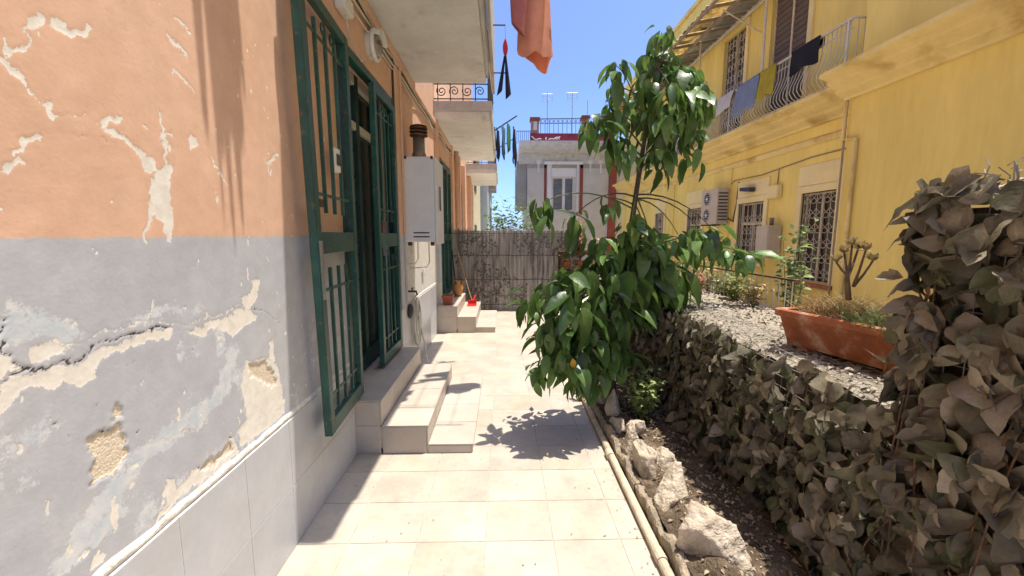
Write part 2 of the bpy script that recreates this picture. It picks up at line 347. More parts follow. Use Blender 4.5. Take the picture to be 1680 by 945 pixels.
def leaf_mesh(name, mat, width, seg=6, fold=.25, bend=.3, peak=.4, wave=0., twist=0., sd=0, heart=0., cols=3, rib=0., cup=0.):
    r = random.Random(sd); v = []; f = []; h = cols // 2
    for i in range(seg + 1):
        t = i / seg; wd = width * (math.sin(math.pi * t ** (math.log(.5) / math.log(peak))) ** .75 if 0 < t < 1 else .02)
        z = -bend * t * t; tw = twist * (t - .3)
        for c in range(cols):
            q = (c - h) / h; a = abs(q)
            zz = z + a * fold * wd + q * tw * wd + cup * wd * a * a + (wave * r.uniform(-1, 1) * wd * a if q else 0) + (rib * width * (1 if i % 2 else -1) * a * (1 - .4 * a))
            v.append((q * wd, t * (1 - .25 * bend) - (heart * width * (1 - t) ** 3 * a), zz))
    for i in range(seg):
        for c in range(cols - 1): k = i * cols + c; f.append((k, k + 1, k + cols + 1, k + cols))
    me = bpy.data.meshes.new(name); me.from_pydata(v, [], f); me.materials.append(M[mat]); me.polygons.foreach_set('use_smooth', [True] * len(f)); return me
def join_pieces(name, items, parent, mat):                   # items: (mesh, Matrix3, loc, scale) -> one mesh
    V = []; F = []; n = 0; off = OFF.get(parent.name, Vector((0, 0, 0))) if parent is not None else Vector((0, 0, 0)); cache = {}
    for me, rot, loc, sc in items:
        if me.name not in cache:
            a = np.empty(len(me.vertices) * 3); me.vertices.foreach_get('co', a); cache[me.name] = (a.reshape(-1, 3), [tuple(p.vertices) for p in me.polygons])
        a, fs = cache[me.name]; V.append(a @ (np.array(rot).T * sc) + np.array(Vector(loc) - off)); F += [tuple(i + n for i in q) for q in fs]; n += len(a)
    me = bpy.data.meshes.new(name); me.from_pydata(np.vstack(V).tolist(), [], F); me.materials.append(M[mat]); me.polygons.foreach_set('use_smooth', [True] * len(F))
    return link(bpy.data.objects.new(name, me), parent)
def arc(p0, p1, sag, n=8):
    p0, p1 = Vector(p0), Vector(p1); return [p0.lerp(p1, i / n) + Vector((0, 0, sag * 4 * (i / n) * (1 - i / n))) for i in range(n + 1)]
def spiral(c, r0, r1, turns, a0, ax, n=22, sgn=1):
    pts = []
    for i in range(n + 1):
        t = i / n; r = r0 + (r1 - r0) * t; a = a0 + sgn * turns * 2 * math.pi * t; u, v = r * math.cos(a), r * math.sin(a)
        pts.append((c[0] + u, c[1], c[2] + v) if ax == 'Y' else (c[0], c[1] + u, c[2] + v))
    return pts

# ================================================================== SETTING: ground, patio, bed
WX = -1.016                                                  # face of the left house
tag(MB().grid(lambda u, v: (-300 + 600 * u, -300 + 600 * v, -.34), 8, 8).build('ground', 'ground'), kind='structure')
floor = MB().box(-1.3, .79, -1.6, 8.25, -.33, -.0032).build('patio_floor', 'grout'); tag(floor, kind='structure')
PX, PY = .335, .311
xs = [-1.016, -.759, -.424, -.089, .246, .581, .735]
g = .0017
for j in range(-10, 21):
    y0 = 1.873 + PY * j
    if y0 > 8.2: break
    for i in range(6):
        if -1.017 < xs[i] < -.83 and 2.75 < y0 < 3.7: continue
        o = slab('tile', xs[i] + g, xs[i + 1] - g, y0 + g, min(y0 + PY, 8.24) - g, -.009, .0, 'tile_floor', floor, .0016, .0022)

# ================================================================== LEFT HOUSE
house = thing('apartment_house', 'orange plastered house with grey base, peeling paint and balconies on the left', 'house', (-1.2, 4, 0))
TOP = 9.2
def wallbox(y0, y1, z0, z1, mat='plaster', x1=WX, x0=-1.34, name='wall'): return MB().box(x0, x1, y0, y1, z0, z1).build(name, mat, house)
wallbox(-1.6, .75, -.05, TOP); wallbox(.75, 2.70, -.05, TOP, x1=WX - .03); wallbox(.75, 2.70, 3.17, TOP, x0=WX - .029)
wallbox(2.70, 4.03, 2.735, TOP); wallbox(2.70, 4.03, -.05, .36)
wallbox(4.03, 6.95, -.05, TOP, 'plaster_pale'); wallbox(6.95, 8.15, 2.75, TOP); wallbox(6.95, 8.15, -.05, .4); wallbox(8.15, 14.9, -.05, TOP, 'plaster_pale')
# worn wall skin: paint wear laid out in wall metres from the marks on the photo
Y0, Y1, Z0, Z1, ST = .75, 2.70, .60, 3.17, .0046
ny, nz = int((Y1 - Y0) / ST), int((Z1 - Z0) / ST)
gy = np.linspace(Y0, Y1, ny + 1)[:, None] * np.ones((1, nz + 1)); gz = np.ones((ny + 1, 1)) * np.linspace(Z0, Z1, nz + 1)[None, :]
wy = gy + .034 * (fbm(gy * 18, gz * 18) - .5) + .030 * (fbm(gy * 60, gz * 60, 3) - .5); wz = gz + .034 * (fbm(gy * 18 + 40, gz * 18 + 9) - .5) + .030 * (fbm(gy * 60 + 9, gz * 60 + 4, 3) - .5)
def wpt(x, y): p = at(x, y, 0, WX); return p.y, p.z
def c1(l): return [wpt(x * .508, y * .508) for x, y in l]
def c2(l): return [wpt(x * .5134, 460 + y * .5132) for x, y in l]
def seg_dist(poly, closed):
    d = np.full(wy.shape, 9.); n = len(poly); m = n if closed else n - 1
    for i in range(m):
        (ax, ay), (bx, by) = poly[i], poly[(i + 1) % n]; dx, dy = bx - ax, by - ay
        t = np.clip(((wy - ax) * dx + (wz - ay) * dy) / (dx * dx + dy * dy + 1e-12), 0, 1); d = np.minimum(d, np.hypot(wy - ax - t * dx, wz - ay - t * dy))
    return d
def poly_sd(poly):
    inside = np.zeros(wy.shape, bool); n = len(poly)
    for i in range(n):
        (ax, ay), (bx, by) = poly[i], poly[(i + 1) % n]
        c = ((ay > wz) != (by > wz)); inside ^= c & (wy < (bx - ax) * (wz - ay) / (by - ay + 1e-12) + ax)
    d = seg_dist(poly, True); return np.where(inside, d, -d)
SOFT = .012
white = np.zeros(wy.shape); raw = np.zeros(wy.shape); eff = np.zeros(wy.shape); crack = np.zeros(wy.shape)
def blob(m, poly): np.maximum(m, np.clip(.5 + poly_sd(poly) / SOFT * .5, 0, 1), out=m)
def stroke(m, line, w_):
    S_ = .006 if m is crack else SOFT
    np.maximum(m, np.clip(.5 + (w_ * (.75 if m is crack else 1) - seg_dist(line, False)) / S_ * .5, 0, 1), out=m)
for pl in ([(0, 100), (22, 148), (50, 165), (85, 140), (95, 75), (105, 45), (140, 50), (150, 80), (125, 95), (108, 112), (100, 147), (70, 172), (40, 187), (10, 182), (0, 150)],
           [(163, 72), (185, 40), (205, 55), (215, 90), (250, 100), (297, 95), (290, 118), (250, 137), (225, 122), (205, 103), (170, 100)],
           [(130, 335), (165, 338), (182, 375), (160, 382)], [(0, 510), (40, 520), (92, 495), (85, 525), (30, 570), (0, 572)],
           [(455, 505), (500, 545), (505, 560), (470, 550)], [(318, 400), (330, 384), (398, 384), (396, 402), (350, 410), (330, 420)],
           [(487, 570), (530, 540), (563, 538), (550, 590), (560, 650), (563, 710), (552, 778), (535, 770), (525, 720), (500, 690), (490, 690), (485, 740), (475, 792), (467, 770), (475, 680), (480, 620)],
           [(600, 450), (630, 445), (641, 465), (620, 482)], [(455, 393), (480, 412), (474, 420), (458, 405)], [(535, 460), (550, 470), (548, 490), (538, 488)],
           [(818, 903), (842, 903), (830, 938)], [(858, 525), (905, 488), (900, 505), (866, 530)]): blob(white, c1(pl))
for ln, w_ in (([(0, 195), (35, 225), (75, 280)], .0065), ([(80, 290), (125, 330)], .002), ([(55, 485), (125, 437)], .007), ([(345, 430), (390, 445), (440, 490), (500, 550)], .0085),
               ([(520, 362), (525, 430), (535, 530)], .0055), ([(545, 115), (600, 185)], .005), ([(565, 55), (615, 105)], .0045), ([(555, 237), (590, 250), (630, 295)], .0045),
               ([(680, 505), (732, 602)], .0045), ([(800, 768), (800, 797)], .004), ([(525, 430), (555, 428)], .004), ([(650, 370), (655, 415)], .002), ([(180, 378), (270, 380), (320, 400)], .0015)): stroke(white, c1(ln), w_)
for pl in ([(-60, 440), (0, 372), (30, 332), (60, 307), (100, 302), (170, 302), (250, 277), (320, 227), (400, 192), (500, 167), (556, 160), (550, 187), (460, 202), (390, 222), (340, 242), (320, 292), (290, 322), (240, 347), (190, 345), (150, 367), (100, 352), (60, 372), (30, 402), (0, 432), (-60, 500)],
           [(-60, 190), (0, 205), (40, 260), (50, 290), (30, 310), (0, 342), (-60, 380)], [(90, 240), (110, 213), (160, 218), (237, 230), (180, 246), (140, 272), (100, 270)],
           [(600, 160), (690, 135), (800, 88), (822, 118), (745, 185), (700, 150), (640, 185)], [(768, 70), (800, 40), (815, 0), (830, 0), (822, 60), (790, 95)],
           [(352, 715), (386, 715), (386, 780), (370, 812), (350, 770)], [(525, 645), (552, 650), (556, 700), (528, 725)], [(20, 490), (50, 490), (30, 510)],
           [(470, 800), (545, 705), (612, 612), (705, 556), (742, 500), (765, 560), (700, 612), (600, 672), (540, 735)], [(785, 262), (830, 248), (872, 248), (893, 300), (912, 430), (860, 475), (790, 515), (768, 532), (760, 480), (790, 440), (770, 340)],
           [(290, 880), (325, 850), (345, 870), (300, 915)], [(860, 195), (872, 190), (876, 250), (864, 250)]): blob(white, c2(pl))
for ln, w_ in (([(100, 213), (200, 216), (270, 205), (330, 170), (440, 132), (560, 142), (690, 122), (800, 80)], .0022), ([(490, 62), (480, 120), (478, 165)], .0035), ([(445, 545), (620, 480)], .0012)): stroke(white, c2(ln), w_)
for pl in ([(298, 482), (330, 474), (345, 484), (370, 465), (402, 500), (413, 560), (380, 600), (350, 642), (300, 667), (291, 640), (306, 580), (284, 530)], [(361, 430), (373, 402), (391, 405), (386, 440), (366, 446)],
           [(795, 270), (850, 258), (880, 300), (885, 340), (840, 330), (800, 300)], [(640, 600), (700, 562), (735, 520), (745, 550), (690, 590), (650, 612)]): blob(raw, c2(pl))
for ln, w_ in (([(60, 290), (90, 290), (170, 295), (250, 265), (310, 215), (390, 180), (470, 170), (512, 153), (550, 155)], .0042), ([(0, 130), (15, 190), (40, 240), (65, 290)], .004), ([(65, 290), (20, 340), (-30, 400)], .003),
               ([(815, 90), (860, 110), (893, 140)], .0026), ([(490, 60), (478, 165)], .0012), ([(690, 130), (712, 124)], .0016), ([(705, 130), (715, 200), (735, 270)], .0012), ([(300, 482), (330, 474), (345, 484), (370, 465)], .0025), ([(402, 500), (413, 560)], .0022),
               ([(500, 760), (550, 712)], .002), ([(735, 505), (740, 555)], .003), ([(625, 610), (640, 590)], .003), ([(880, 420), (915, 405)], .002), ([(330, 295), (400, 270), (490, 255)], .0012), ([(870, 195), (880, 255), (890, 300)], .0016), ([(800, 250), (850, 262), (870, 248)], .0014)): stroke(crack, c2(ln), w_)
for ln, w_ in (([(230, 435), (262, 450), (335, 450)], .0014), ([(80, 562), (125, 560)], .001), ([(0, 612), (30, 602)], .0012), ([(480, 800), (485, 945)], .0009), ([(810, 705), (855, 710)], .0008), ([(5, 120), (60, 128)], .0009), ([(358, 10), (362, 25), (420, 8)], .0008), ([(0, 762), (200, 758)], .0008)): stroke(crack, c1(ln), w_)
for x, y, w_ in ((305, 415, .006), (165, 465, .0035), (90, 480, .003), (440, 490, .004), (620, 232, .003), (210, 498, .003), (140, 775, .002)): stroke(crack, c2([(x, y), (x + 3, y + 3)]), w_)
def haze_band(ln, w_, s=1.):
    np.maximum(eff, np.clip(1 - seg_dist(c2(ln), False) / w_, 0, 1) * s, out=eff)
haze_band([(215, 910), (270, 800), (400, 645), (480, 545), (640, 430), (720, 340), (740, 240)], .075, .9); haze_band([(40, 150), (140, 150), (200, 190)], .09, .75); haze_band([(0, 540), (120, 480)], .1, .6)
haze_band([(420, 130), (560, 100), (650, 100)], .05, .6); haze_band([(700, 230), (700, 160)], .05, .8); haze_band([(480, 760), (720, 560), (900, 440)], .12, .65); haze_band([(300, 830), (380, 740)], .06, .8); haze_band([(760, 300), (830, 420)], .12, .7)
reg = np.clip(eff * 1.3, 0, 1) * .09 + np.clip((1.15 - gz) / .5, 0, 1) * .03 + np.clip((gy - 1.3) / .5, 0, 1) * .03
white = np.maximum(white, np.clip((fbm(gy * 34 + 3, gz * 22 + 7, 4) - (.73 - reg)) * 9, 0, 1)); white = np.maximum(white, np.clip((fbm(gy * 90 + 3, gz * 70 + 7, 3) - (.76 - reg * .8)) * 8, 0, 1))
eff = np.maximum(eff, np.clip((fbm(gy * 6 + 31, gz * 6 + 3, 5) - .5) * 3.0, 0, .46) * np.clip((1.36 - gz) / .2, 0, 1))
for k_ in range(16):
    y_, z_ = rnd.uniform(.8, 2.1), rnd.uniform(.7, 2.4); pl_ = [(y_, z_)]
    for j_ in range(rnd.randint(3, 7)): y_ += rnd.uniform(-.05, .05); z_ += rnd.uniform(-.06, .02); pl_.append((y_, z_))
    stroke(crack, pl_, rnd.uniform(-.0010, .0004))
low = np.clip((.74 - gz) / .1, 0, 1); eff = np.maximum(eff, low * .55)
dx_ = .0035 * (fbm(gy * 2.5, gz * 2.5) - .5) + .0008 * (fbm(gy * 25, gz * 25) - .5) - .0007 * np.clip((white - .3) * 2.5, 0, 1) - .0045 * np.clip((raw - .3) * 2.5, 0, 1) - .004 * np.clip((crack - .5) * 3, 0, 1)
edge = np.clip(np.minimum(np.minimum(gy - Y0, Y1 - gy), np.minimum(gz - Z0 + .05, Z1 - gz)) / .03, 0, 1)
co = np.stack([WX - .002 + dx_ * edge, gy, gz], -1).reshape(-1, 3) - np.array(OFF[house.name])
idx = np.arange((ny + 1) * (nz + 1)).reshape(ny + 1, nz + 1); q = np.stack([idx[:-1, :-1], idx[1:, :-1], idx[1:, 1:], idx[:-1, 1:]], -1).reshape(-1, 4)
me = bpy.data.meshes.new('worn_plaster'); me.vertices.add(len(co)); me.vertices.foreach_set('co', co.ravel()); nq = len(q)
me.loops.add(nq * 4); me.loops.foreach_set('vertex_index', q.ravel().astype(np.int32)); me.polygons.add(nq); me.polygons.foreach_set('loop_start', np.arange(0, nq * 4, 4, dtype=np.int32))
me.update(calc_edges=True); me.validate(); at_ = me.color_attributes.new('wear', 'FLOAT_COLOR', 'POINT')
at_.data.foreach_set('color', np.stack([white, raw, eff, crack], -1).reshape(-1).astype(np.float32))
me.polygons.foreach_set('use_smooth', [True] * nq); me.materials.append(M['plaster_worn'])
skin = link(bpy.data.objects.new('worn_plaster', me), house); tag(skin, 'peeling orange and grey paint with long cracks')

# wall tiles of the base, cement fillet above them
def wall_tiles(ya, yb, first, zrows, mat='tile_wall'):
    y = first
    while y < yb - .02:
        y1 = min(y + .3335, yb)
        for z0, z1 in zrows: slab('tile', WX - .001, WX + .010, max(y, ya) + .0015, y1 - .0015, z0 + .0015, z1 - .0015, mat, house, .0012)
        y = y1
def fillet(ya, yb, z):
    mb = MB(); n = int((yb - ya) / .02)
    mb.grid(lambda u, v: (WX - .006 + .013 * math.sin(math.pi * min(1, v * 1.02)) ** .7 * (.8 + .5 * fb(u * n * .15, 3)), ya + (yb - ya) * u, z - .003 + (.026 + .022 * fb(u * n * .3, 8)) * v), n, 6)
    return mb.build('cement_fillet', 'cement', house, True, False)
MB().box(WX - .02, WX + .008, -1.6, 2.71, 0, .632).build('tile_bed', 'grout_light', house); MB().box(WX - .02, WX + .008, 4.11, 6.29, 0, .76).build('tile_bed', 'grout_light', house)
wall_tiles(-1.5, 2.71, -1.462, ((0, .305), (.305, .632))); fillet(-1.5, 2.71, .632)
wall_tiles(4.11, 6.29, 4.11, ((0, .38), (.38, .76))); fillet(4.11, 6.29, .76)

# balconies of the first floor
def balcony(y0, y1, label=None, z=3.2, xe=-.18, near_scroll=False, t=.25):
    b = MB().bbox(WX - .01, xe, y0, y1, z, z + t, .012).build('balcony', 'balcony', house)
    MB().box(xe + .002, xe + .03, y0 - .01, y1 + .01, z + .06, z + t + .012).build('edging', 'fascia', b)
    MB().box(WX, xe + .02, y0 - .025, y0 - .002, z + .12, z + t + .012).build('edging', 'fascia', b)
    top = z + t + 1.0; xr = xe - .03
    MB().tube([(WX, y0 + .04, top), (xr, y0 + .04, top), (xr, y1 - .04, top), (WX, y1 - .04, top)], .016, 6).build('handrail', 'iron', b)
    MB().tube([(WX, y0 + .04, z + t + .06), (xr, y0 + .04, z + t + .06), (xr, y1 - .04, z + t + .06)], .010, 5).build('bottom_rail', 'iron', b)
    MB().tube([(WX, y0 + .04, z + t + .27), (xr, y0 + .04, z + t + .27), (xr, y1 - .04, z + t + .27)], .010, 5).build('middle_rail', 'iron', b)
    n = int((y1 - y0) / .13)
    bm_ = MB().tube([(0, 0, 0), (0, 0, 1.0)], .008, 5); me_ = bpy.data.meshes.new('baluster'); me_.from_pydata(bm_.v, [], bm_.f); me_.materials.append(M['iron'])
    for i in range(1, n): piece('baluster', me_, b, (xr, y0 + .04 + i * (y1 - y0 - .08) / n, z + t))
    for i in range(5): piece('baluster', me_, b, (WX + .06 + i * (xr - WX - .06) / 4.001, y0 + .04, z + t))
    if near_scroll:
        for i in range(4):
            cx = WX + .14 + i * .19
            for cz, rr in ((z + t + .165, .075), (z + t + .40, .095)):
                mb = MB(); mb.tube(spiral((cx - rr * .3, y0 + .03, cz), .012, rr, 1.6, 0, 'Y', 26, 1 if i % 2 else -1), .008, 5, True); mb.build('scroll', 'iron', b, True)
    return b
b1 = balcony(2.14, 4.96); b2 = balcony(6.46, 9.9, near_scroll=True); b3 = balcony(11.9, 14.8)
# privacy sheet along the first balcony and its drying arms
MB().bbox(-.135, -.10, 2.45, 6.0, 3.42, 4.42, .004).build('privacy_sheet', 'fascia', b1)
MB().tube([(-.15, 2.4, 3.46), (-.15, 4.9, 3.44), (-.13, 5.95, 3.43)], .012, 5).build('conduit', 'cable_w', b1)
# doors, shutters and pilasters
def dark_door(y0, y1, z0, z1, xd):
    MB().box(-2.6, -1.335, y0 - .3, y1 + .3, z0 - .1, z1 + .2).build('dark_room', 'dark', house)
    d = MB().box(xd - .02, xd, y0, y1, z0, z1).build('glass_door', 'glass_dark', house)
    for a, b, mt in ((y0, y0 + .06, 'door_green'), (y0 + .34, y0 + .40, 'cream_frame'), ((y0 + y1) / 2 + .06, (y0 + y1) / 2 + .13, 'door_green'), (y1 - .07, y1, 'door_green')): MB().bbox(xd + .001, xd + .045, a, b, z0, z1, .004).build('frame_post', mt, d)
    for a, b in ((z1 - .08, z1), (z1 - .42, z1 - .36), (z0, z0 + .12)): MB().bbox(xd + .003, xd + .04, y0 + .061, y1 - .071, a, b, .004).build('frame_rail', 'cream_frame' if a > 2 else 'door_green', d)
    for k in range(9): MB().bbox(xd + .002, xd + .018, y0 + .41, (y0 + y1) / 2 + .055, z0 + .14 + k * .205, z0 + .33 + k * .205, .006).build('door_board', 'door_green', d)
    MB().tube([(xd + .05, y0 + .375, 1.42), (xd + .10, y0 + .375, 1.42), (xd + .10, y0 + .47, 1.42)], .009, 6).build('handle', 'iron', d)
dark_door(2.70, 4.03, .39, 2.735, -1.19); dark_door(6.95, 8.15, .43, 2.75, -1.19)
for y0, y1, x1 in ((4.06, 4.20, .030), (6.42, 6.60, .05), (8.22, 8.40, .06), (9.3, 9.55, .09), (10.5, 10.8, .10), (12.4, 12.8, .1)): MB().bbox(WX - .01, WX + x1, y0, y1, .76, 3.19, .006).build('pilaster', 'plaster', house)
MB().tube([(WX + .07, 8.85, .1), (WX + .07, 8.85, 3.19)], .045, 10).build('downpipe', 'plaster', house, True)
for yy in (10.0, 13.4):
    s_ = MB().bbox(WX - .02, WX + .03, yy - .0, yy + .35, .3, 2.7, .005).build('shutter', 'green', house)
    for k in range(11): MB().box(WX + .031, WX + .04, yy + .03, yy + .32, .4 + k * .2, .52 + k * .2).build('slat', 'green', s_)
# cables and cove under the balconies
MB().bbox(WX - .005, WX + .035, 2.12, 9.8, 3.12, 3.198, .01).build('cove_moulding', 'plaster', house)
for dz, r_, mt in ((3.10, .009, 'cable_w'), (3.07, .007, 'cable_d'), (3.045, .008, 'cable_w'), (2.99, .006, 'cable_w')):
    MB().tube([(WX + .022 + .012 * math.sin(i * 1.7 + dz * 9), 1.9 + i * .36, dz + .014 * math.sin(i * 1.3 + dz * 40)) for i in range(22)], r_, 5).build('cable', mt, house)
MB().tube([(WX + .012, 4.05, 3.1), (WX + .012, 4.05, 2.2), (WX + .012, 4.045, .7)], .009, 5).build('cable', 'cable_d', house)
MB().tube([(WX + .035, 4.22, 3.1), (WX + .035, 4.22, .8)], .014, 6).build('conduit', 'plaster', house)
MB().box(-6, -1.35, -1.6, 14.9, TOP - .1, TOP).build('roof', 'grey_wall', house)

# far neighbours on the left side of the lane
h2 = thing('house', 'narrow pale yellow house beyond the reed fence, left of the lane', 'house', (-2, 17, 0))
MB().box(-4, -1.10, 14.95, 21, -.3, 4.6).build('wall', 'pale_house', h2)
for z0 in (.4, 2.9): MB().bbox(-1.12, -1.07, 16.5, 17.6, z0 + .3, z0 + 1.5, .01).build('shutter', 'green', h2)
MB().box(-4, -1.0, 14.9, 21.1, 4.6, 4.75).build('roof', 'fascia', h2)
h3 = thing('house', 'small blue grey house at the far end of the lane', 'house', (-2, 24, 0))
MB().box(-5, -.75, 21.3, 30, -.3, 4.6).build('wall', 'blue_house', h3); MB().box(-5, -.55, 21.2, 30.1, 4.6, 4.95).build('roof', 'fascia', h3)
MB().bbox(-.76, -.35, 23.2, 25.6, 4.0, 5.6, .02).build('balcony_box', 'grey_dark', h3); MB().bbox(-.76, -.70, 26, 27, 1.6, 3.2, .01).build('shutter', 'green', h3)

# ================================================================== STEPS
def steps(name, label, y0, y1, edges, hs, mat='tile_step', nt=4):
    s_ = thing(name, label, 'steps', (-.8, (y0 + y1) / 2, 0)); x0 = WX - .12; t = .011
    for k in range(3):
        xe, z1 = edges[k], hs[k]; z0 = hs[k - 1] if k else 0; xi = edges[k + 1] if k < 2 else x0
        MB().box(xi - .02 if k < 2 else x0, xe - t, y0 + t * .6, y1 - t, -.01 if k == 0 else z0 - t + .001 - .02, z1 - t - .001).build('step_core', 'grout', s_)
        L = (y1 - y0) / nt
        for i in range(nt):
            a, b = y0 + i * L + .0028, y0 + (i + 1) * L - .0028
            slab('tile', xi + .0015, xe + .004, a - (.004 if i == 0 else 0), b, z1 - t, z1, mat, s_, .0018, .001)
            slab('tile', xe - t, xe - .001, a, b, z0 + .001 if k else .001, z1 - t - .0015, mat, s_, .0012)
        x = xi
        for a, b in (((x0 + .122, edges[2]),) if k == 2 else ((edges[k + 1], edges[k]),)):
            zz = [0] + hs[:k + 1]
            if k == 2: zz = [0, hs[1] - .001, hs[2]]
            elif k == 1: zz = [0, hs[1]]
            for m in range(len(zz) - 1): slab('tile', a + .0015, b - t - .001, y0 - .0005, y0 + t - .001, zz[m] + .001, zz[m + 1] - (t + .0015 if m == len(zz) - 2 else .001), mat, s_, .0012)
    return s_
steps('entrance_steps', 'beige tiled steps in front of the open green gate', 2.715, 4.08, [-.210, -.517, -.830], [.067, .204, .384])
steps('entrance_steps', 'beige tiled steps with clay pots near the reed fence', 6.29, 7.75, [-.115, -.415, -.70], [.085, .25, .415])

# ================================================================== GREEN GATES
def gate_leaf(gate, p0, p1, z0, z1, lock=None, lean=0.):              # a leaf in the vertical plane from p0 (hinge) to p1
    p0, p1 = Vector((*p0, 0)), Vector((*p1, 0)); L = (p1 - p0).length; d = (p1 - p0).normalized(); nrm = Vector((-d.y, d.x, 0))
    rot = Matrix((d, nrm, Vector((0, 0, 1)))).transposed()
    def bx(mb, a, b, t, za, zb, bev=.004):
        k = MB().bbox(a, b, -t / 2, t / 2, za, zb, bev); mb.add([rot @ Vector((v[0] + lean * (v[2] - z0) * max(0, v[0]) / L, v[1], v[2])) + p0 for v in k.v], k.f); return mb
    fr = MB(); bx(fr, 0, .055, .04, z0, z1); bx(fr, L - .06, L, .042, z0, z1); bx(fr, .056, L - .061, .038, z0, z0 + .085); bx(fr, .056, L - .061, .038, z1 - .06, z1); bx(fr, .056, L - .061, .036, 1.40, 1.515)
    leaf = fr.build('gate_leaf', 'green', gate)
    n = 3
    for i in range(n):
        x = .055 + (L - .115) * (i + 1) / (n + 1)
        for za, zb in ((1.615, z1 - .12), (z0 + .10, 1.325)): bx(MB(), x - .009, x + .009, .018, za, zb, .003).build('bar', 'green', leaf)
    for za in (1.70, 1.20, z0 + .19, z1 - .20): bx(MB(), .054, L - .059, .008, za, za + .018, .002).build('flat_bar', 'green', leaf)
    for i in range(n - 1):
        x = .055 + (L - .115) * (i + 1.5) / (n + 1); mb = MB(); mb.tube([rot @ Vector((x + .03 * math.cos(a), 0, z1 - .12 + .03 * math.sin(a))) + p0 for a in np.linspace(0, 6.28, 13)[:-1]], .006, 5, close=True); mb.build('ring', 'green', leaf)
    if lock:
        bx(MB(), L - .05, L - .012, .052, 1.17, 1.47, .003).build('lock_plate', 'steel', leaf)
        bx(MB(), L - .10, L - .062, .05, 1.64, 1.68, .003).build('latch', 'rust', leaf); mb = MB(); c = rot @ Vector((L - .12, -.022, 1.455)) + p0; mb.lathe([(.016, -.012), (.02, 0), (.012, .02)], c, 10, 'X'); mb.build('keyhole_rosette', 'rust', leaf)
    return leaf
gate = thing('iron_gate', 'dark green iron gate with left leaf swung open at the top of the steps', 'gate', (-1.0, 3.3, .39))
mb = MB(); mb.bbox(WX - .06, WX + .012, 2.70, 2.745, .39, 2.735); mb.bbox(WX - .06, WX + .012, 3.985, 4.03, .39, 2.735); mb.bbox(WX - .058, WX + .010, 2.746, 3.984, 2.675, 2.734); mb.build('gate_frame', 'green', gate)
gate_leaf(gate, (-.972, 2.755), (-.935, 2.125), .425, 2.70, True, .045); gate_leaf(gate, (-1.000, 3.98), (-1.002, 3.36), .42, 2.66)
for z in (.62, 1.5, 2.4): MB().tube([(-.978, 2.752, z), (-.978, 2.752, z + .07)], .012, 8).build('hinge', 'rust', gate)
gate2 = thing('iron_gate', 'closed green iron gate behind the boiler, above the far steps', 'gate', (-1.0, 7.5, .43))
mb = MB(); mb.bbox(WX - .06, WX + .012, 6.95, 6.995, .43, 2.75); mb.bbox(WX - .06, WX + .012, 8.105, 8.15, .43, 2.75); mb.bbox(WX - .058, WX + .010, 6.996, 8.104, 2.69, 2.749); mb.build('gate_frame', 'green', gate2)
gate_leaf(gate2, (-1.0, 7.0), (-1.0, 7.54), .46, 2.68); gate_leaf(gate2, (-1.0, 8.10), (-1.0, 7.56), .46, 2.68)
o = MB().bbox(-.985, -.955, 2.47, 2.55, 1.86, 2.0, .008).build('intercom_box', 'plastic_white'); tag(o, 'small white plastic box fixed to bars of the open gate', 'box')
MB().bbox(-.9552, -.951, 2.485, 2.535, 1.90, 1.965, .002).build('dark_panel', 'plastic_dark', o)

# ================================================================== THINGS ON THE LEFT HOUSE
p = at(605, 75, 0, WX); lamp = thing('wall_lamp', 'oval white bulkhead lamp on the orange wall above the green gate', 'lamp', (WX, p.y, p.z))
def ring(cx, cy, cz, ry, rz, r, n=24): return [(cx, cy + ry * math.cos(a), cz + rz * math.sin(a)) for a in np.linspace(0, 2 * math.pi, n + 1)[:-1]]
mb = MB(); mb.lathe([(.02, -.005), (.10, 0), (.105, .03), (.09, .045)], (WX, p.y, p.z), 22, 'X'); mb.build('base', 'plastic_white', lamp, False)
MB().tube(ring(WX + .05, p.y, p.z, .098, .098, .016), .018, 8, close=True).build('rim', 'plastic_white', lamp, True)
MB().lathe([(.085, .045), (.075, .075), (.045, .095), (.005, .10)], (WX, p.y, p.z), 18, 'X').build('diffuser', 'flue', lamp, True)
MB().grid(lambda u, v: (WX + .055 + .06 * v, p.y + .118 * math.cos(.35 + 2.45 * u), p.z + .118 * math.sin(.35 + 2.45 * u) - .01 * v), 14, 3).build('visor', 'plastic_white', lamp, True)
p = at(556, 12, 0, WX); o = MB().bbox(WX, WX + .07, p.y - .09, p.y + .07, p.z - .04, p.z + .06, .01).build('junction_box', 'plastic_white'); tag(o, 'small white junction box high on the wall left of the lamp', 'box')
MB().tube([(WX + .04, p.y, p.z - .04), (WX + .03, p.y + .1, p.z - .16), (WX + .03, p.y + .3, p.z - .2), (WX + .03, p.y + .52, p.z - .07)], .005, 5).build('wire', 'cable_w', o)
# boiler cabinet
BY = 4.25
bo = thing('boiler', 'tall white boiler cabinet on the orange wall beyond the gate, rusty flue on top', 'boiler', (-.85, BY + .25, 1.42))
body = MB().bbox(WX + .03, -.685, BY, BY + .5, 1.43, 2.27, .008).build('cabinet', 'white_metal', bo)
MB().bbox(-.684, -.662, BY + .004, BY + .496, 1.405, 2.265, .006).build('door', 'white_metal', bo)
for z in (1.475, 1.515): MB().box(-.90, -.74, BY - .0015, BY + .01, z, z + .013).build('vent_slot', 'plastic_dark', body)
MB().bbox(-.655, -.648, BY + .18, BY + .22, 1.75, 2.0, .003).build('handle', 'plastic_dark', bo)
for x, y in ((-.70, BY - .004), (-.96, BY - .004)): MB().bbox(x - .012, x + .012, y - .004, y + .01, 2.245, 2.275, .002).build('clip', 'rust', bo)
for x in (-.95, -.72): MB().bbox(x - .02, x + .015, BY + .05, BY + .1, 1.39, 1.43, .003).build('bracket', 'rust', bo)
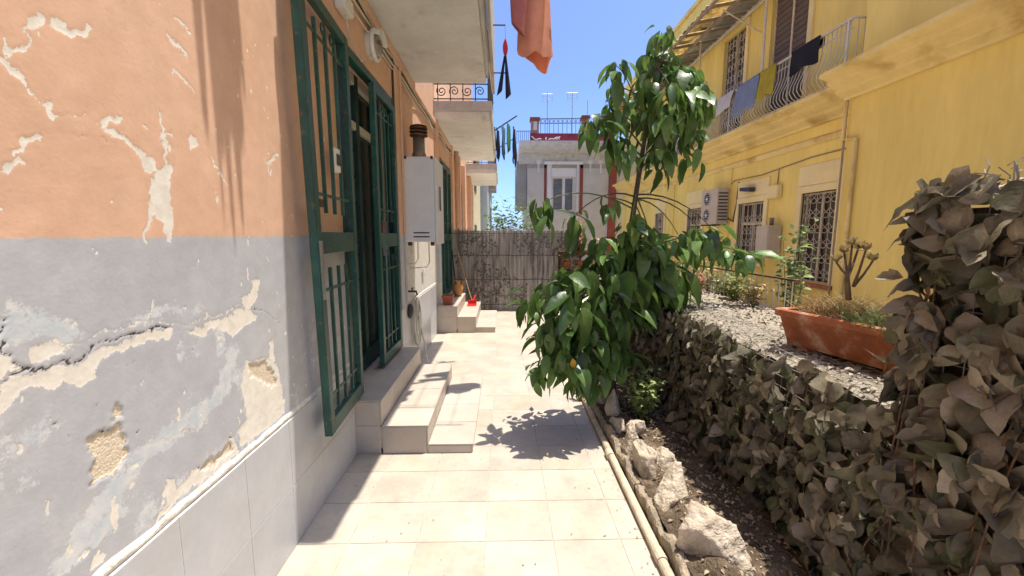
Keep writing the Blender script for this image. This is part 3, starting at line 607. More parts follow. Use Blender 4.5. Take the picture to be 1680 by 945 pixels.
fl = MB().lathe([(.07, 2.27), (.072, 2.33), (.062, 2.34), (.060, 2.52)], (-.86, BY + .2, 0), 18).build('flue', 'flue', bo, True)
for z in (2.50, 2.535, 2.57): MB().lathe([(.06, z), (.092, z + .006), (.092, z + .02), (.06, z + .026)], (-.86, BY + .2, 0), 18).build('cap_ring', 'rust', fl)
MB().lathe([(.05, 2.50), (.05, 2.60), (.085, 2.605), (.02, 2.625)], (-.86, BY + .2, 0), 18).build('cap', 'rust', fl)
for k, (x, y) in enumerate(((-.95, BY + .12), (-.90, BY + .2), (-.80, BY + .3))): MB().tube([(x, y, 1.43), (x, y, 1.3 - .05 * k), (x - .03, y, 1.25 - .05 * k), (WX, y, 1.24 - .05 * k)], .006, 6).build('pipe', 'cable_w', bo)
# tap, meters, hose
tap = thing('water_tap', 'dark wall tap with the hose below the boiler', 'tap', (WX, 4.42, .86))
MB().tube([(WX, 4.42, .9), (WX + .09, 4.42, .9), (WX + .10, 4.42, .86)], .012, 7).build('spout', 'iron', tap); MB().tube([(WX + .05, 4.39, .935), (WX + .05, 4.45, .935)], .008, 6).build('lever', 'iron', tap); MB().tube([(WX + .05, 4.42, .9), (WX + .05, 4.42, .935)], .007, 6).build('stem', 'iron', tap)
for k, (yy, zz) in enumerate(((4.40, .69), (4.78, .66))):
    o = MB().lathe([(.01, -.002), (.075, 0), (.08, .02), (.05, .04), (.01, .045)], (WX + .013, yy, zz), 18, 'X').build('hose_reel_cover', 'plastic_dark', None, True)
    tag(o, ('round dark cover on the wall straight under the tap', 'round dark cover on the wall to the right of the tap')[k], 'cover', 'round covers below the boiler')
pts = [(WX + .10, 4.42, .86)]
for i in range(60): a = i * .42; pts.append((WX + .05 + .02 * math.sin(a * .7), 4.55 + .10 * math.sin(a) + .002 * i, .56 + .27 * math.cos(a) - .001 * i))
pts += [(WX + .1, 4.75, .25), (WX + .16, 4.6, .05), (WX + .22, 4.4, .012), (WX + .36, 4.25, .012)]
tag(MB().tube(pts, .008, 6).build('garden_hose', 'hose', None, True), 'pale garden hose looped down the tiled wall below the boiler', 'hose')
tag(MB().bbox(WX + .011, WX + .03, 5.2, 5.32, 1.02, 1.09, .004).build('meter_hatch', 'white_metal'), 'small white hatch on the pale wall below the boiler', 'hatch')
# pots on the far steps
def lathe_thing(name, prof, c, mat, label, cat, group=None, n=20): o = MB().lathe(prof, (0, 0, 0), n).build(name, mat, None, True); o.location = c; return tag(o, label, cat, group)
sp = thing('plant_pot', 'small square red clay pot on the top of the far steps', 'pot', (-.86, 6.45, .416))
def frustum(mb, c, a0, a1, b0, b1, z0, z1, inner=None):
    v = [(c[0] + sx * a, c[1] + sy * b, z) for (a, b, z) in ((a0, b0, z0), (a1, b1, z1)) for sx, sy in ((-1, -1), (1, -1), (1, 1), (-1, 1))]
    mb.add(v, [(0, 3, 2, 1), (0, 1, 5, 4), (1, 2, 6, 5), (2, 3, 7, 6), (3, 0, 4, 7), (4, 5, 6, 7)]); return mb
frustum(MB(), (-.86, 6.45), .065, .078, .065, .078, .416, .535).build('body', 'clay_red', sp); frustum(MB(), (-.86, 6.45), .088, .088, .088, .088, .536, .565).build('rim', 'clay_red', sp); frustum(MB(), (-.86, 6.45), .07, .07, .07, .07, .566, .570).build('soil', 'soil', sp)
jug = thing('clay_jug', 'ochre clay jug standing on the far steps beside the gate', 'jug', (-.80, 7.35, .416))
MB().lathe([(.05, 0), (.085, .06), (.10, .13), (.085, .19), (.05, .225), (.045, .25), (.06, .275), (.05, .28), (.04, .25)], (-.80, 7.35, .416), 22).build('body', 'jug', jug, True)
for s_ in (-1, 1): MB().tube([(-.80 + s_ * .048, 7.35, .416 + .25), (-.80 + s_ * .09, 7.35, .416 + .25), (-.80 + s_ * .088, 7.35, .416 + .19)], .010, 6).build('handle', 'jug', jug, True)
o = thing('dustpan', 'red plastic dustpan on the middle of the far steps', 'dustpan', (-.55, 7.3, .252))
MB().prism([(7.22, .252), (7.40, .252), (7.40, .275), (7.24, .262)], 'X', -.63, -.47).build('pan', 'red', o); MB().bbox(-.63, -.47, 7.385, 7.40, .276, .34, .004).build('back', 'red', o); MB().tube([(-.55, 7.40, .32), (-.52, 7.47, .36), (-.50, 7.6, .40)], .012, 7).build('handle', 'red', o)
p0 = at(747, 407, 1, 7.9); br = thing('broom', 'wooden handled broom leaning by the far steps', 'broom', (-.52, 7.85, 0))
MB().tube([(-.56, 7.86, .13), (p0.x, 8.05, p0.z)], .012, 7).build('handle', 'wood', br); MB().bbox(-.66, -.44, 7.81, 7.87, .085, .135, .01).build('head', 'red', br)
mb = MB(); [mb.tube([(-.65 + i * .02, 7.84, .09), (-.66 + i * .0218, 7.83, .004)], .005, 4) for i in range(11)]; mb.build('bristles', 'dry', br)
p0 = at(745, 410, 1, 8.0); tag(MB().tube([(p0.x - .05, 8.05, p0.z), (p0.x + .08, 7.9, .02)], .011, 7).build('dark_pole', 'iron'), 'thin dark pole leaning in the corner behind the broom', 'pole')

# ================================================================== REED FENCE
fe = thing('reed_fence', 'weathered grey reed fence closing off the end of the courtyard', 'fence', (.2, 8.2, 0))
mb = MB(); x = -1.0
while x < 1.55:
    r_ = rnd.uniform(.006, .0105); zt = 1.6 + rnd.uniform(-.06, .03) + .012 * math.sin(x * 5); mb.tube([(x, 8.2 + rnd.uniform(-.012, .006), 0), (x + rnd.uniform(-.006, .006), 8.2 + rnd.uniform(-.012, .006), zt)], r_, 5); x += r_ * 1.75
x = -1.0
while x < 1.55: mb.tube([(x, 8.232, 0), (x + rnd.uniform(-.01, .01), 8.232, 1.55 + rnd.uniform(-.05, .03))], .012, 5); x += .0165
tag(mb.build('reeds', 'reed', fe), kind='stuff')
for z in (.12, .62, 1.1, 1.53): MB().tube([(-1.0 + i * .25, 8.183 - .006 * (i % 2), z + .006 * math.sin(i * 2.1)) for i in range(11)], .005, 5).build('binding_wire', 'iron', fe)
MB().bbox(-1.0, 1.55, 8.246, 8.28, 1.545, 1.585, .004).build('top_batten', 'reed', fe)
vl = leaf_mesh('scrap', 'reed_dead', .3, 3, .3, .2)
it = []
for i in range(1500):
    x, z = rnd.uniform(-.95, 1.5), rnd.uniform(.15, 1.5)
    if fb(x * 3 + 5, z * 3) < .47: continue
    it.append((vl, frame_mat((rnd.uniform(-1, 1), rnd.uniform(-.6, 0), rnd.uniform(-1, .5)), (rnd.uniform(-1, 1), -1, rnd.uniform(-1, 1))), (x, 8.18, z), rnd.uniform(.03, .07)))
tag(join_pieces('dead_vine', it, fe, 'reed_dead'), kind='stuff')

# ================================================================== LAUNDRY AND DRYING ARMS
def cloth_mesh(mb, a, b, h, folds=3, amp=.03, ragged=.03, sd=0, taper=1., thick=.006):
    a, b = Vector(a), Vector(b); d = (b - a).normalized(); n = d.cross(Vector((0, 0, 1))).normalized(); L = (b - a).length
    def f(side):
        def g_(u, v):
            c = (u - .5) * (1 + (taper - 1) * v) + .5; fold = amp * (.4 + .6 * v) * math.sin(folds * 2 * math.pi * u + sd + 1.3 * math.sin(v * 3 + sd)) + .4 * amp * math.sin(folds * 5.1 * u + v * 5 + sd * 2)
            zz = h * v * (1 + ragged * math.sin(u * 9 + sd) + .5 * ragged * math.sin(u * 23 + sd * 3)); return a + d * (c * L) + n * (fold + side * thick) - Vector((0, 0, zz + .012 * math.sin(math.pi * u)))
        return g_
    mb.grid(f(-.5), 22, 18); mb.grid(f(.5), 22, 18); return mb
def cloth(name, a, b, h, mat, label, cat='laundry', group=None, **k): return tag(cloth_mesh(MB(), a, b, h, **k).build(name, mat, None, True, False), label, cat, group)
dr = thing('drying_rack', 'dark drying arms and lines sticking out from the nearest balcony', 'drying rack', (-.1, 4.5, 3.5))
for (y, z) in ((3.3, 4.25), (4.4, 4.25), (5.0, 3.84), (5.05, 3.35)): MB().tube([(-.10, y, z), (.04 if z < 4 else .60, y, z + (0 if z < 4 else .03))], .008, 6).build('arm', 'iron', dr)
for x in (.2, .36, .5): MB().tube([(x, 3.3, 4.27), (x + .0, 3.85, 4.24), (x, 4.4, 4.27)], .003, 4).build('line', 'cable_w', dr)
MB().tube([(.035, 5.0, 3.84), (.04, 5.02, 3.70)], .003, 4).build('line', 'cable_w', dr)
# orange dress: a loose two-layer garment hung sideways, hem dipping to the right
def garment(fn_out, fn_in, nu=28, nv=22):
    mb = MB(); mb.grid(fn_out, nu, nv); mb.grid(fn_in, nu, nv); return mb
def dress(u, v, k):
    a = 2 * math.pi * u; wv = .115 + .035 * v; dp = (.05 + .04 * v) * k; zlow = 3.10 - .055 * math.cos(a - .25) * (v ** 2) - (.07 * max(0, math.sin(a * 2)) * v ** 4) + .05 * max(0, math.cos(2 * a + .4)) * v ** 3
    x = .262 + .035 * v + wv * k * math.cos(a) * (1 + .12 * math.sin(5 * a + 3 * v)); y = 4.0 + dp * math.sin(a) + .03 * math.sin(3 * a + 4 * v); z = 4.26 + (zlow - 4.26) * v; return (x, y, z)
og = thing('orange_dress', 'large orange garment hanging high in the middle against the blue sky', 'laundry', (.3, 4, 3.1), 'laundry on the left house')
garment(lambda u, v: dress(u, v, 1), lambda u, v: dress(u, v, .93)).build('skirt', 'cloth_orange', og, True, False)
def sleeve(u, v): a = 2 * math.pi * u; return (.150 - .012 * v + (.055 + .022 * math.sin(3.1 * v)) * math.cos(a), 3.88 + .035 * math.sin(a) - .02 * v, 4.2 - .93 * v * (1 + .06 * math.cos(a)))
MB().grid(sleeve, 16, 14).build('sleeve', 'cloth_orange_shaded', og, True, False)  # darker red paints in the shaded inside on the orange garment's left
MB().grid(lambda u, v: (.42 + .05 * math.cos(6.283 * u) + .06 * (1 - v), 3.95 + .03 * math.sin(6.283 * u), 4.25 - .62 * v), 14, 10).build('sleeve', 'cloth_orange', og, True, False)
cloth('orange_towel', (-.085, 3.35, 4.24), (-.05, 3.6, 4.24), .80, 'cloth_orange', 'narrow orange cloth hanging beside the balcony edge at the top', group='laundry on the left house', folds=2, amp=.012)
cloth('dark_cloth', (-.045, 3.78, 4.24), (.065, 3.80, 4.24), .545, 'cloth_navy', 'dark navy cloth just showing at the top beside the orange garment', group='laundry on the left house', folds=1.5, amp=.015)
sk = thing('hanging_stocking', 'pink topped navy stocking hanging from the lower drying arm', 'laundry', (.04, 5.02, 3.1), 'laundry on the left house')
MB().grid(lambda u, v: (.038 + (.006 + .024 * math.sin(math.pi * min(1, v * 1.02)) ** .8) * math.cos(6.283 * u), 5.02 + .02 * math.sin(6.283 * u), 3.70 - .19 * v), 12, 10).build('pink_top', 'cloth_pink', sk, True, False)
for s_, sp_ in ((-1, .060), (1, .030)): MB().grid(lambda u, v: (.036 + s_ * (.006 + sp_ * v) + (.010 + .022 * v) * math.cos(6.283 * u), 5.02 + .018 * math.sin(6.283 * u), 3.52 - (.42 + .02 * s_) * v + .03 * v * math.cos(6.283 * u)), 12, 10).build('leg', 'cloth_navy', sk, True, False)
dr2 = thing('drying_rack', 'slanting dark clothes pole on the second balcony with four garments', 'drying rack', (-.1, 9, 3.7))
pa, pb = at(810, 215, 1, 9.), at(848, 190, 1, 9.); MB().tube([pa, pb], .015, 6).build('pole', 'iron', dr2)
pc, pd = at(810, 248, 1, 9.3), at(842, 228, 1, 9.3); MB().tube([pc, pd], .010, 6).build('strut', 'iron', dr2)
MB().tube([pa, pc], .010, 6).build('upright', 'iron', dr2)
for k, (x, ya, yb, mt, lb) in enumerate(((817, 212, 258, 'cloth_navy', 'dark blue garment nearest the balcony on the slanting pole'), (826, 207, 256, 'cloth_lblue', 'light blue garment second along the slanting pole'),
                                         (835, 203, 246, 'cloth_green', 'green and pale garment third along the slanting pole'), (844, 210, 266, 'cloth_black', 'black garment at the outer end of the slanting pole'))):
    p = at(x, ya, 1, 9.); q_ = at(x, yb, 1, 9.); cloth('hanging_garment', (p.x - .035, 8.85, p.z), (p.x + .03, 9.2, p.z), p.z - q_.z, mt, lb, group='garments on the slanting pole', folds=2, amp=.02, sd=k * 2.1, taper=.7 if k != 3 else 1.3, ragged=.08)
# the washing of the floor above, which throws its long shadow on the near wall
up = thing('drying_rack', 'upper floor drying rack above the near wall, outside the picture', 'drying rack', (-.7, 1.9, 7))
sh = lambda Y, Z, X: (X, Y + (X - WX) * SUN.y / SUN.x, Z + (X - WX) * SUN.z / SUN.x)
a_ = sh(1.28, 3.2, -.62); b_ = sh(1.86, 3.2, -.62)
for q_ in (a_, b_): MB().tube([(WX, q_[1], q_[2] + .42), (-.45, q_[1], q_[2] + .42)], .012, 6).build('arm', 'iron', up)
MB().tube([(-.62, a_[1], a_[2] + .42), (-.62, b_[1], b_[2] + .42)], .004, 4).build('line', 'cable_w', up)
z0 = a_[2] + .41
for k, (f0, f1, ln, mt) in enumerate(((.26, .46, 1.15, 'cloth_black'), (.38, .60, 1.55, 'cloth_navy'), (.50, .66, 1.75, 'cloth_black'), (.60, .82, 1.62, 'cloth_black'), (.74, .86, 1.25, 'cloth_navy'))):
    y0 = a_[1] + (b_[1] - a_[1]) * f0; y1 = a_[1] + (b_[1] - a_[1]) * f1
    cloth('hanging_garment', (-.62 + .02 * k, y0, z0), (-.62 + .02 * k, y1, z0), ln * .84 + .16, mt, ('first', 'second', 'third', 'fourth', 'last')[k] + ' garment along the upper floor line above the near wall', group='washing of the floor above', folds=2, amp=.012, sd=k, taper=.92, ragged=.12)

# ================================================================== GARDEN BED
def soil_z(x, y): return .055 + .05 * fb(x * 5, y * 5) + .02 * fb(x * 24, y * 24) + .03 * max(0, (x - 1.0)) + .05 * math.exp(-((x - .93) / .07) ** 2)
tag(MB().grid(lambda u, v: (.79 + .62 * u, .2 + 6.4 * v, soil_z(.79 + .62 * u, .2 + 6.4 * v)), 44, 420).build('soil_bed', 'soil', None, True, False), kind='structure')
lit = [leaf_mesh('dead_leaf', 'litter', .28, 4, .5, .4, wave=.5, sd=i) for i in range(3)]
it = []
for i in range(3200):
    x, y = rnd.uniform(.84, 1.34), rnd.uniform(.3, 5.5) ** 1.0
    it.append((lit[i % 3], frame_mat((rnd.uniform(-1, 1), rnd.uniform(-1, 1), rnd.uniform(-.3, .3)), (rnd.uniform(-.7, .7), rnd.uniform(-.7, .7), 1)), (x, y, soil_z(x, y) + .004), rnd.uniform(.008, .036) * (1.6 if rnd.random() < .06 else 1)))
tag(join_pieces('leaf_litter', it, None, 'litter'), 'dry brown leaf litter and twigs scattered over the soil bed', 'leaf litter', kind='stuff')
# kerb and pipe along the tiles
kb = thing('kerb', 'crumbling low concrete kerb between the floor tiles and the rocks', 'kerb', (.8, 3, 0))
KP = [(.760, -.006), (.758, .05), (.757, .098), (.763, .108), (.778, .112), (.797, .108), (.804, .09), (.806, .03)]
def kerb_fn(y0, y1):
    def f(u, v):
        y = y0 + (y1 - y0) * u; k = min(7, int(round(v * 7))); x, z = KP[k]; n_ = fb(y * 9, k * .8) - .5; n2 = fb(y * 40, k * 1.7) - .5
        return (x + .022 * n_ + .016 * n2, y, z * (.9 + .9 * (fb(y * 7, 2.) - .5) + .35 * n2))
    return f
for y0, y1 in ((.4, 1.52), (1.53, 2.2), (2.21, 2.95), (2.96, 3.8), (3.81, 6.4)): MB().grid(kerb_fn(y0, y1), int((y1 - y0) / .02), 7).build('kerb_block', 'kerb', kb, False, False)
pp = thing('pipe', 'dusty cream drain pipe lying along the edge of the tiles', 'pipe', (.72, 2.6, 0))
for (xa, ya), (xb, yb) in (((.716, .5), (.722, 1.72)), ((.722, 1.735), (.728, 2.62)), ((.728, 2.635), (.742, 4.0))): MB().tube([(xa, ya, .024), (xb, yb, .024)], .0235, 12).build('pipe_length', 'pipe', pp, False)
for y in (1.728, 2.628): MB().tube([(.722, y - .035, .026), (.722, y + .035, .026)], .028, 12).build('coupling', 'pipe', pp, False)
# rocks along the bed
def rock(name, c, sx, sy, sz, sd, label, rz=0.):
    bm = bmesh.new(); bmesh.ops.create_icosphere(bm, subdivisions=5, radius=1); r = random.Random(sd)
    planes = [(Vector((r.gauss(0, 1), r.gauss(0, 1), r.gauss(0, 1))).normalized(), r.uniform(.5, .86)) for _ in range(16)]
    from mathutils import noise as mn
    for v in bm.verts:
        p = v.co.copy(); t = min([1.2] + [d / max(1e-6, p.dot(n_)) for n_, d in planes if p.dot(n_) > 0]); p *= t
        o_ = Vector((sd * 3.7, sd * 1.3, 0)); p *= 1 + .12 * mn.fractal(p * 1.7 + o_, 1, 2, 4) + .09 * (.5 - abs(mn.noise(p * 4 + o_))) + .05 * (.3 - abs(mn.noise(p * 11 + o_))) + .02 * mn.noise(p * 26)
        v.co = Vector((p.x * sx, p.y * sy, p.z * sz))
    m = MB().bm(bm); o = m.build(name, 'rock', None, True, False); o.location = c; o.rotation_euler = (r.uniform(-.2, .2), r.uniform(-.2, .2), rz); o.data.polygons.foreach_set('use_smooth', [True] * len(o.data.polygons))
    return tag(o, label, 'rock', 'rocks edging the soil bed')
for i, (x, y, z, a, b, c_, lb, rz) in enumerate((
    (.925, 1.70, .10, .145, .20, .175, 'largest pale boulder, nearest the camera beside the pipe', .5), (.99, 1.38, .05, .15, .14, .10, 'low flat rock at the bottom edge in front of the largest boulder', .2),
    (.915, 2.05, .12, .115, .17, .19, 'second rock along the kerb, steep and cracked, behind the largest boulder', -.3), (.875, 2.33, .13, .085, .15, .20, 'upright slab like rock third along the kerb', .1),
    (.985, 2.32, .12, .075, .10, .16, 'smaller rock tucked behind the upright slab on the bed side', .6), (.865, 2.60, .12, .075, .14, .16, 'leaning flat sided rock fourth along the kerb', -.2),
    (.915, 2.66, .22, .075, .085, .09, 'rounded light stone perched on top of the row', .9), (.86, 2.88, .10, .065, .14, .14, 'low brown rock next to the small shrub', .3),
    (.875, 3.10, .13, .07, .08, .18, 'narrow upright stone at the foot of the tree', .4), (.85, 3.36, .07, .07, .11, .12, 'dark shaded stone beneath the tree leaves', .1),
    (.86, 1.42, .07, .07, .11, .10, 'small rock at the very bottom, left of the flat rock', .2), (.97, 1.90, .06, .06, .06, .08, 'fist sized stone wedged between the two nearest boulders', .1))):
    rock('rock', (x - .012, y, z * .9), a * .9, b * .88, c_ * .9, i + 2, lb, rz)
for i in range(26):                                           # crumbs that fell on the tiles
    pass
cr = []
for i in range(420):
    x, y = rnd.choice((rnd.uniform(.5, .70), rnd.uniform(.62, .72), rnd.uniform(-.9, .7))), rnd.uniform(1.2, 6); cr.append((lit[i % 3], frame_mat((rnd.uniform(-1, 1), rnd.uniform(-1, 1), .05), (rnd.uniform(-.4, .4), rnd.uniform(-.4, .4), 1)), (x, y, .005), rnd.uniform(.004, .014)))
tag(join_pieces('floor_crumbs', cr, None, 'litter'), 'tiny dry leaf crumbs strewn over the floor tiles', 'leaf litter', kind='stuff')

# ================================================================== LEAF-CLAD GARDEN WALL
HX, LZ, TZ, TY = 1.40, .90, 1.64, 1.27
gw = thing('garden_wall', 'low garden wall with debris covered top, running along the soil bed on the right', 'wall', (1.75, 3, 0))
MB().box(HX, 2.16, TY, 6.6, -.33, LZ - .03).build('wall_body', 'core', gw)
MB().grid(lambda u, v: (HX - .02 + .80 * u, TY + 5.1 * v, LZ - .02 + .035 * fb(u * 8, v * 60) + .02 * fb(u * 40, v * 250) - .03 * max(0, 1 - u * 12)), 50, 260).build('wall_top', 'ledge', gw, True, False)
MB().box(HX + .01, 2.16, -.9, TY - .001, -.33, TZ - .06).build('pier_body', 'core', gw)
MB().grid(lambda u, v: (HX - .03 + .55 * u, -.2 + (TY + .21) * v, TZ - .05 + .05 * fb(u * 8, v * 20) + .03 * fb(u * 40, v * 90)), 40, 120).build('pier_top', 'ledge', gw, True, False)
it = []
for i in range(2600):
    if rnd.random() < .8: x, y, z = rnd.uniform(HX - .02, 2.12), TY + 4.6 * rnd.random() ** 1.5, LZ + .012
    else: x, y, z = rnd.uniform(HX - .05, 1.75), rnd.uniform(.3, TY + .02), TZ + .0
    it.append((lit[i % 3], frame_mat((rnd.uniform(-1, 1), rnd.uniform(-1, 1), rnd.uniform(-.25, .3)), (rnd.uniform(-.6, .6), rnd.uniform(-.6, .6), 1)), (x, y, z + rnd.uniform(0, .012)), rnd.uniform(.012, .05)))
tag(join_pieces('leaf_debris', it, gw, 'debris'), kind='stuff')
# wire netting folded over the wall edge
nw = MB()
for i in range(60):
    y = TY + .03 + i * .055; nw.tube([(HX + .30, y, LZ + .02), (HX, y + .01, LZ + .018), (HX - .045, y, LZ - .02), (HX - .06, y + .01, LZ - .4), (HX - .055, y, .12)], .0016, 4)
for k in range(15): z = LZ - .02 - k * .055; nw.tube([(HX - .052 + .006 * math.sin(j * 2 + k), TY + j * .22, z + .006 * math.sin(j * 1.3 + k)) for j in range(16)], .0016, 4)
for k in range(5): nw.tube([(HX + .02 + k * .06, TY + j * .22, LZ + .02 + .006 * math.sin(j * 1.9 + k)) for j in range(16)], .0016, 4)
for i in range(19): y = .2 + i * .055; nw.tube([(HX + .10, y, TZ), (HX - .05, y, TZ - .01), (HX - .06, y, TZ - .5), (HX - .055, y, .1)], .0018, 4)
for k in range(28): nw.tube([(HX - .056, .2 + j * .17, TZ - .03 - k * .055) for j in range(7)], .0018, 4)
for i in range(26):
    y, x = rnd.uniform(.9, TY + .02), HX + rnd.uniform(-.06, .1); h = rnd.uniform(.02, .06); nw.tube([(x, y, TZ - .02), (x + rnd.uniform(-.02, .02), y + rnd.uniform(-.02, .02), TZ + h), (x + rnd.uniform(-.03, .03), y + rnd.uniform(-.03, .03), TZ + h + rnd.uniform(-.03, .03))], .0022, 4)
for i in range(14): z = TZ - rnd.uniform(.03, .3); nw.tube([(HX - .03, TY, z), (HX - .03 + rnd.uniform(-.02, .02), TY + rnd.uniform(.02, .05), z + rnd.uniform(-.03, .03)), (HX - .03, TY + rnd.uniform(.0, .03), z - .04)], .0022, 4)
tag(nw.build('wire_netting', 'wire', gw), kind='stuff')

ivy = [leaf_mesh('leaf', 'ivy', wd, 7, fo, be, pk, .22, tw, i, .5, 5, .05, cu) for i, (wd, fo, be, pk, tw, cu) in enumerate(((.40, .3, .45, .36, .3, -.3), (.34, .5, .15, .40, -.4, .2), (.43, -.25, .6, .34, .2, .3), (.38, .4, .75, .37, .7, -.5), (.30, .7, -.2, .4, -.3, .1), (.37, .15, 1.0, .36, .4, .4)))]
ivy_g = [leaf_mesh('leaf', 'ivy_green', .38, 7, .3, .5, .37, .22, .3, 21, .5, 5, .05, -.3), leaf_mesh('leaf', 'ivy_green', .34, 7, .5, .2, .4, .2, -.3, 22, .5, 5, .05, .2)]; ivy_p = [leaf_mesh('leaf', 'ivy_pale', .38, 7, .35, .6, .36, .25, .4, 23, .5, 5, .05, -.3)]
pick = lambda: (rnd.choice(ivy_g) if rnd.random() < .16 else ivy_p[0] if rnd.random() < .14 else rnd.choice(ivy))
def ivy_leaves(n, ya, yb, za, zb, dens=None, base=.077):
    out = []
    for i in range(n):
        y, z = rnd.uniform(ya, yb), rnd.uniform(za, zb); dep = rnd.random() ** 1.4; bulge = .15 * (fb(y * 6, z * 6) - .3)
        x = HX - .035 - bulge - .085 * (1 - dep) * .8; ax = Vector((rnd.gauss(-.45, .45), rnd.gauss(0, .6), rnd.gauss(-.85, .5)))
        nr = Vector((-1 + rnd.gauss(0, .35), rnd.gauss(0, .75), rnd.gauss(.35, .65))); L = base * rnd.choice((rnd.uniform(.55, .9), rnd.uniform(.8, 1.2), rnd.uniform(1.0, 1.4)))
        out.append((pick(), frame_mat(ax, nr), Vector((x, y, z)) - ax.normalized() * L * .3, L))
    return out
def screen(name, label, leaves, stems):
    s_ = thing(name, label, 'leaf screen', (HX - .05, leaves[0][2].y, 0), 'artificial leaf screens')
    eye = Vector((0, 0, EYE)); leaves = sorted(leaves, key=lambda t: (0 if at_in(t[2]) else 1, (t[2] - eye).length + (t[2].x - HX + .15) * 4))
    for me_, rot, loc, sc in leaves[:300]: piece('leaf', me_, s_, loc, rot, sc)
    for mt in ('ivy', 'ivy_green', 'ivy_pale'): tag(join_pieces('foliage', [t for t in leaves[300:] if t[0].materials[0] == M[mt]], s_, mt), kind='stuff')
    mb = MB()
    for a, b in stems: mb.tube([a, a.lerp(b, .5) + Vector((-.03, .01, .01)), b], .003, 4)
    tag(mb.build('stems', 'rust', s_), kind='stuff'); return s_
def at_in(p):
    q_ = Vector(p) - Vector((0, 0, EYE)); d = q_.dot(FW)
    return d > .1 and abs(q_.dot(RT) / d * FPX) < 860 and abs(q_.dot(UP) / d * FPX) < 490
st = lambda n, ya, yb, zt: [(Vector((HX - .08 - rnd.random() * .06, y, .06)), Vector((HX - .08, min(yb - .04, y + rnd.uniform(-.3, .3)), zt - .06))) for y in [rnd.uniform(ya, yb) for _ in range(n)]]
lv = ivy_leaves(3000, TY - .02, 5.4, .10, LZ + .015); lv = [t for t in lv if not (t[2].y < 2.25 and t[2].z > LZ - .12 and rnd.random() < .45)]
screen('leaf_screen', 'dusty brown artificial leaf screen covering the low garden wall', lv, st(26, TY, 4.5, LZ - .05))
lv = ivy_leaves(1600, .15, TY + .035, .05, TZ + .015, base=.088)
for i in range(70):                                            # leaves wrapping the pier's far corner and its top
    z = rnd.uniform(LZ, TZ); lv.append((ivy[i % 6], frame_mat((rnd.gauss(-.3, .4), rnd.gauss(.5, .4), rnd.gauss(-.6, .4)), (-.6, .8, .4)), (HX - .03 + rnd.uniform(-.08, .06), TY + rnd.uniform(-.02, .04), z), rnd.uniform(.07, .12)))
lv = [(a, b, Vector(c_), d) for a, b, c_, d in lv]
screen('leaf_screen', 'dusty brown artificial leaf screen covering the tall pier at the right edge', lv, st(14, .3, TY, TZ - .05))

# terracotta trough on the low wall
tr = thing('planter_trough', 'weathered terracotta trough with dry plants on the low wall beside the pier', 'planter', (1.66, 1.9, LZ + .02))
TA = R(14); tc = Vector((1.665, 1.862, 0)); rt_ = Matrix.Rotation(TA, 3, 'Z')
def trough(mb, a0, a1, b0, b1, z0, z1):
    m = frustum(MB(), (0, 0), a0, a1, b0, b1, z0, z1); mb.add([rt_ @ Vector(v) + tc for v in m.v], m.f); return mb
TZ0 = LZ + .022
t_ = trough(MB(), .10, .125, .27, .31, TZ0 + .012, TZ0 + .165); t_.build('trough', 'terracotta', tr)
m = MB()
for sx in (-1, 1):
    for k in (MB().bbox(sx * .133 - .014, sx * .133 + .014, -.325, .325, TZ0 + .155, TZ0 + .195, .006),): m.add([rt_ @ Vector(v) + tc for v in k.v], k.f)
for sy in (-1, 1):
    for k in (MB().bbox(-.1185, .1185, sy * .311 - .013, sy * .311 + .013, TZ0 + .156, TZ0 + .194, .006),): m.add([rt_ @ Vector(v) + tc for v in k.v], k.f)
m.build('rim', 'terracotta', tr); trough(MB(), .118, .118, .29, .29, TZ0 + .166, TZ0 + .182).build('soil', 'soil', tr)
for sy in (-.2, .2): k = MB().bbox(-.09, .09, sy - .03, sy + .03, TZ0 - .012, TZ0 + .013, .004); MB().add([rt_ @ Vector(v) + tc for v in k.v], k.f).build('foot', 'terracotta', tr)
def blades(n, c, sx, sy, h, mat, name, parent, lean=.6, r_=.0016):
    mb = MB()
    for i in range(n):
        p = Vector((c[0] + rnd.uniform(-sx, sx), c[1] + rnd.uniform(-sy, sy), c[2])); a = rnd.uniform(0, 6.28); l_ = lean * rnd.random(); hh = h * rnd.uniform(.4, 1.1)
        d = Vector((math.cos(a) * l_, math.sin(a) * l_, 1)); mb.tube([p, p + d * hh * .55, p + d * hh * .8 + Vector((math.cos(a), math.sin(a), -.3)) * hh * .3 * rnd.random()], [r_, r_ * .9, r_ * .3], 3)
    return tag(mb.build(name, mat, parent), kind='stuff')
grs = thing('dry_grass', 'dry straw coloured grass growing in the terracotta trough', 'grass', (1.7, 1.9, TZ0 + .18))
blades(420, (1.70, 1.92, TZ0 + .18), .10, .20, .13, 'dry', 'blades', grs, 1.6); blades(160, (1.62, 1.72, TZ0 + .18), .08, .12, .12, 'plant_g', 'green_blades', grs, 1.3); blades(130, (1.60, 2.0, TZ0 + .18), .06, .12, .10, 'dry', 'drooping_blades', grs, 2.6)
suc = thing('succulent', 'leggy withered succulent with rosettes in the terracotta trough', 'plant', (1.68, 1.85, TZ0 + .18))
def rosette(c, r_, name, parent, mat, n=18):
    l = leaf_mesh('petal', mat, .3, 3, .2, -.25, .6); its = [(l, frame_mat((math.cos(a), math.sin(a), rnd.uniform(-.1, 1.3)), (0, 0, 1)), Vector(c), r_ * rnd.uniform(.7, 1.1)) for a in [i * 2.4 for i in range(n)]]
    return tag(join_pieces(name, its, parent, mat), kind='stuff')
sb = Vector((1.70, 1.86, TZ0 + .18)); D0 = sb.y
def pxd(x, y, Y): return at(x, y, 1, Y)
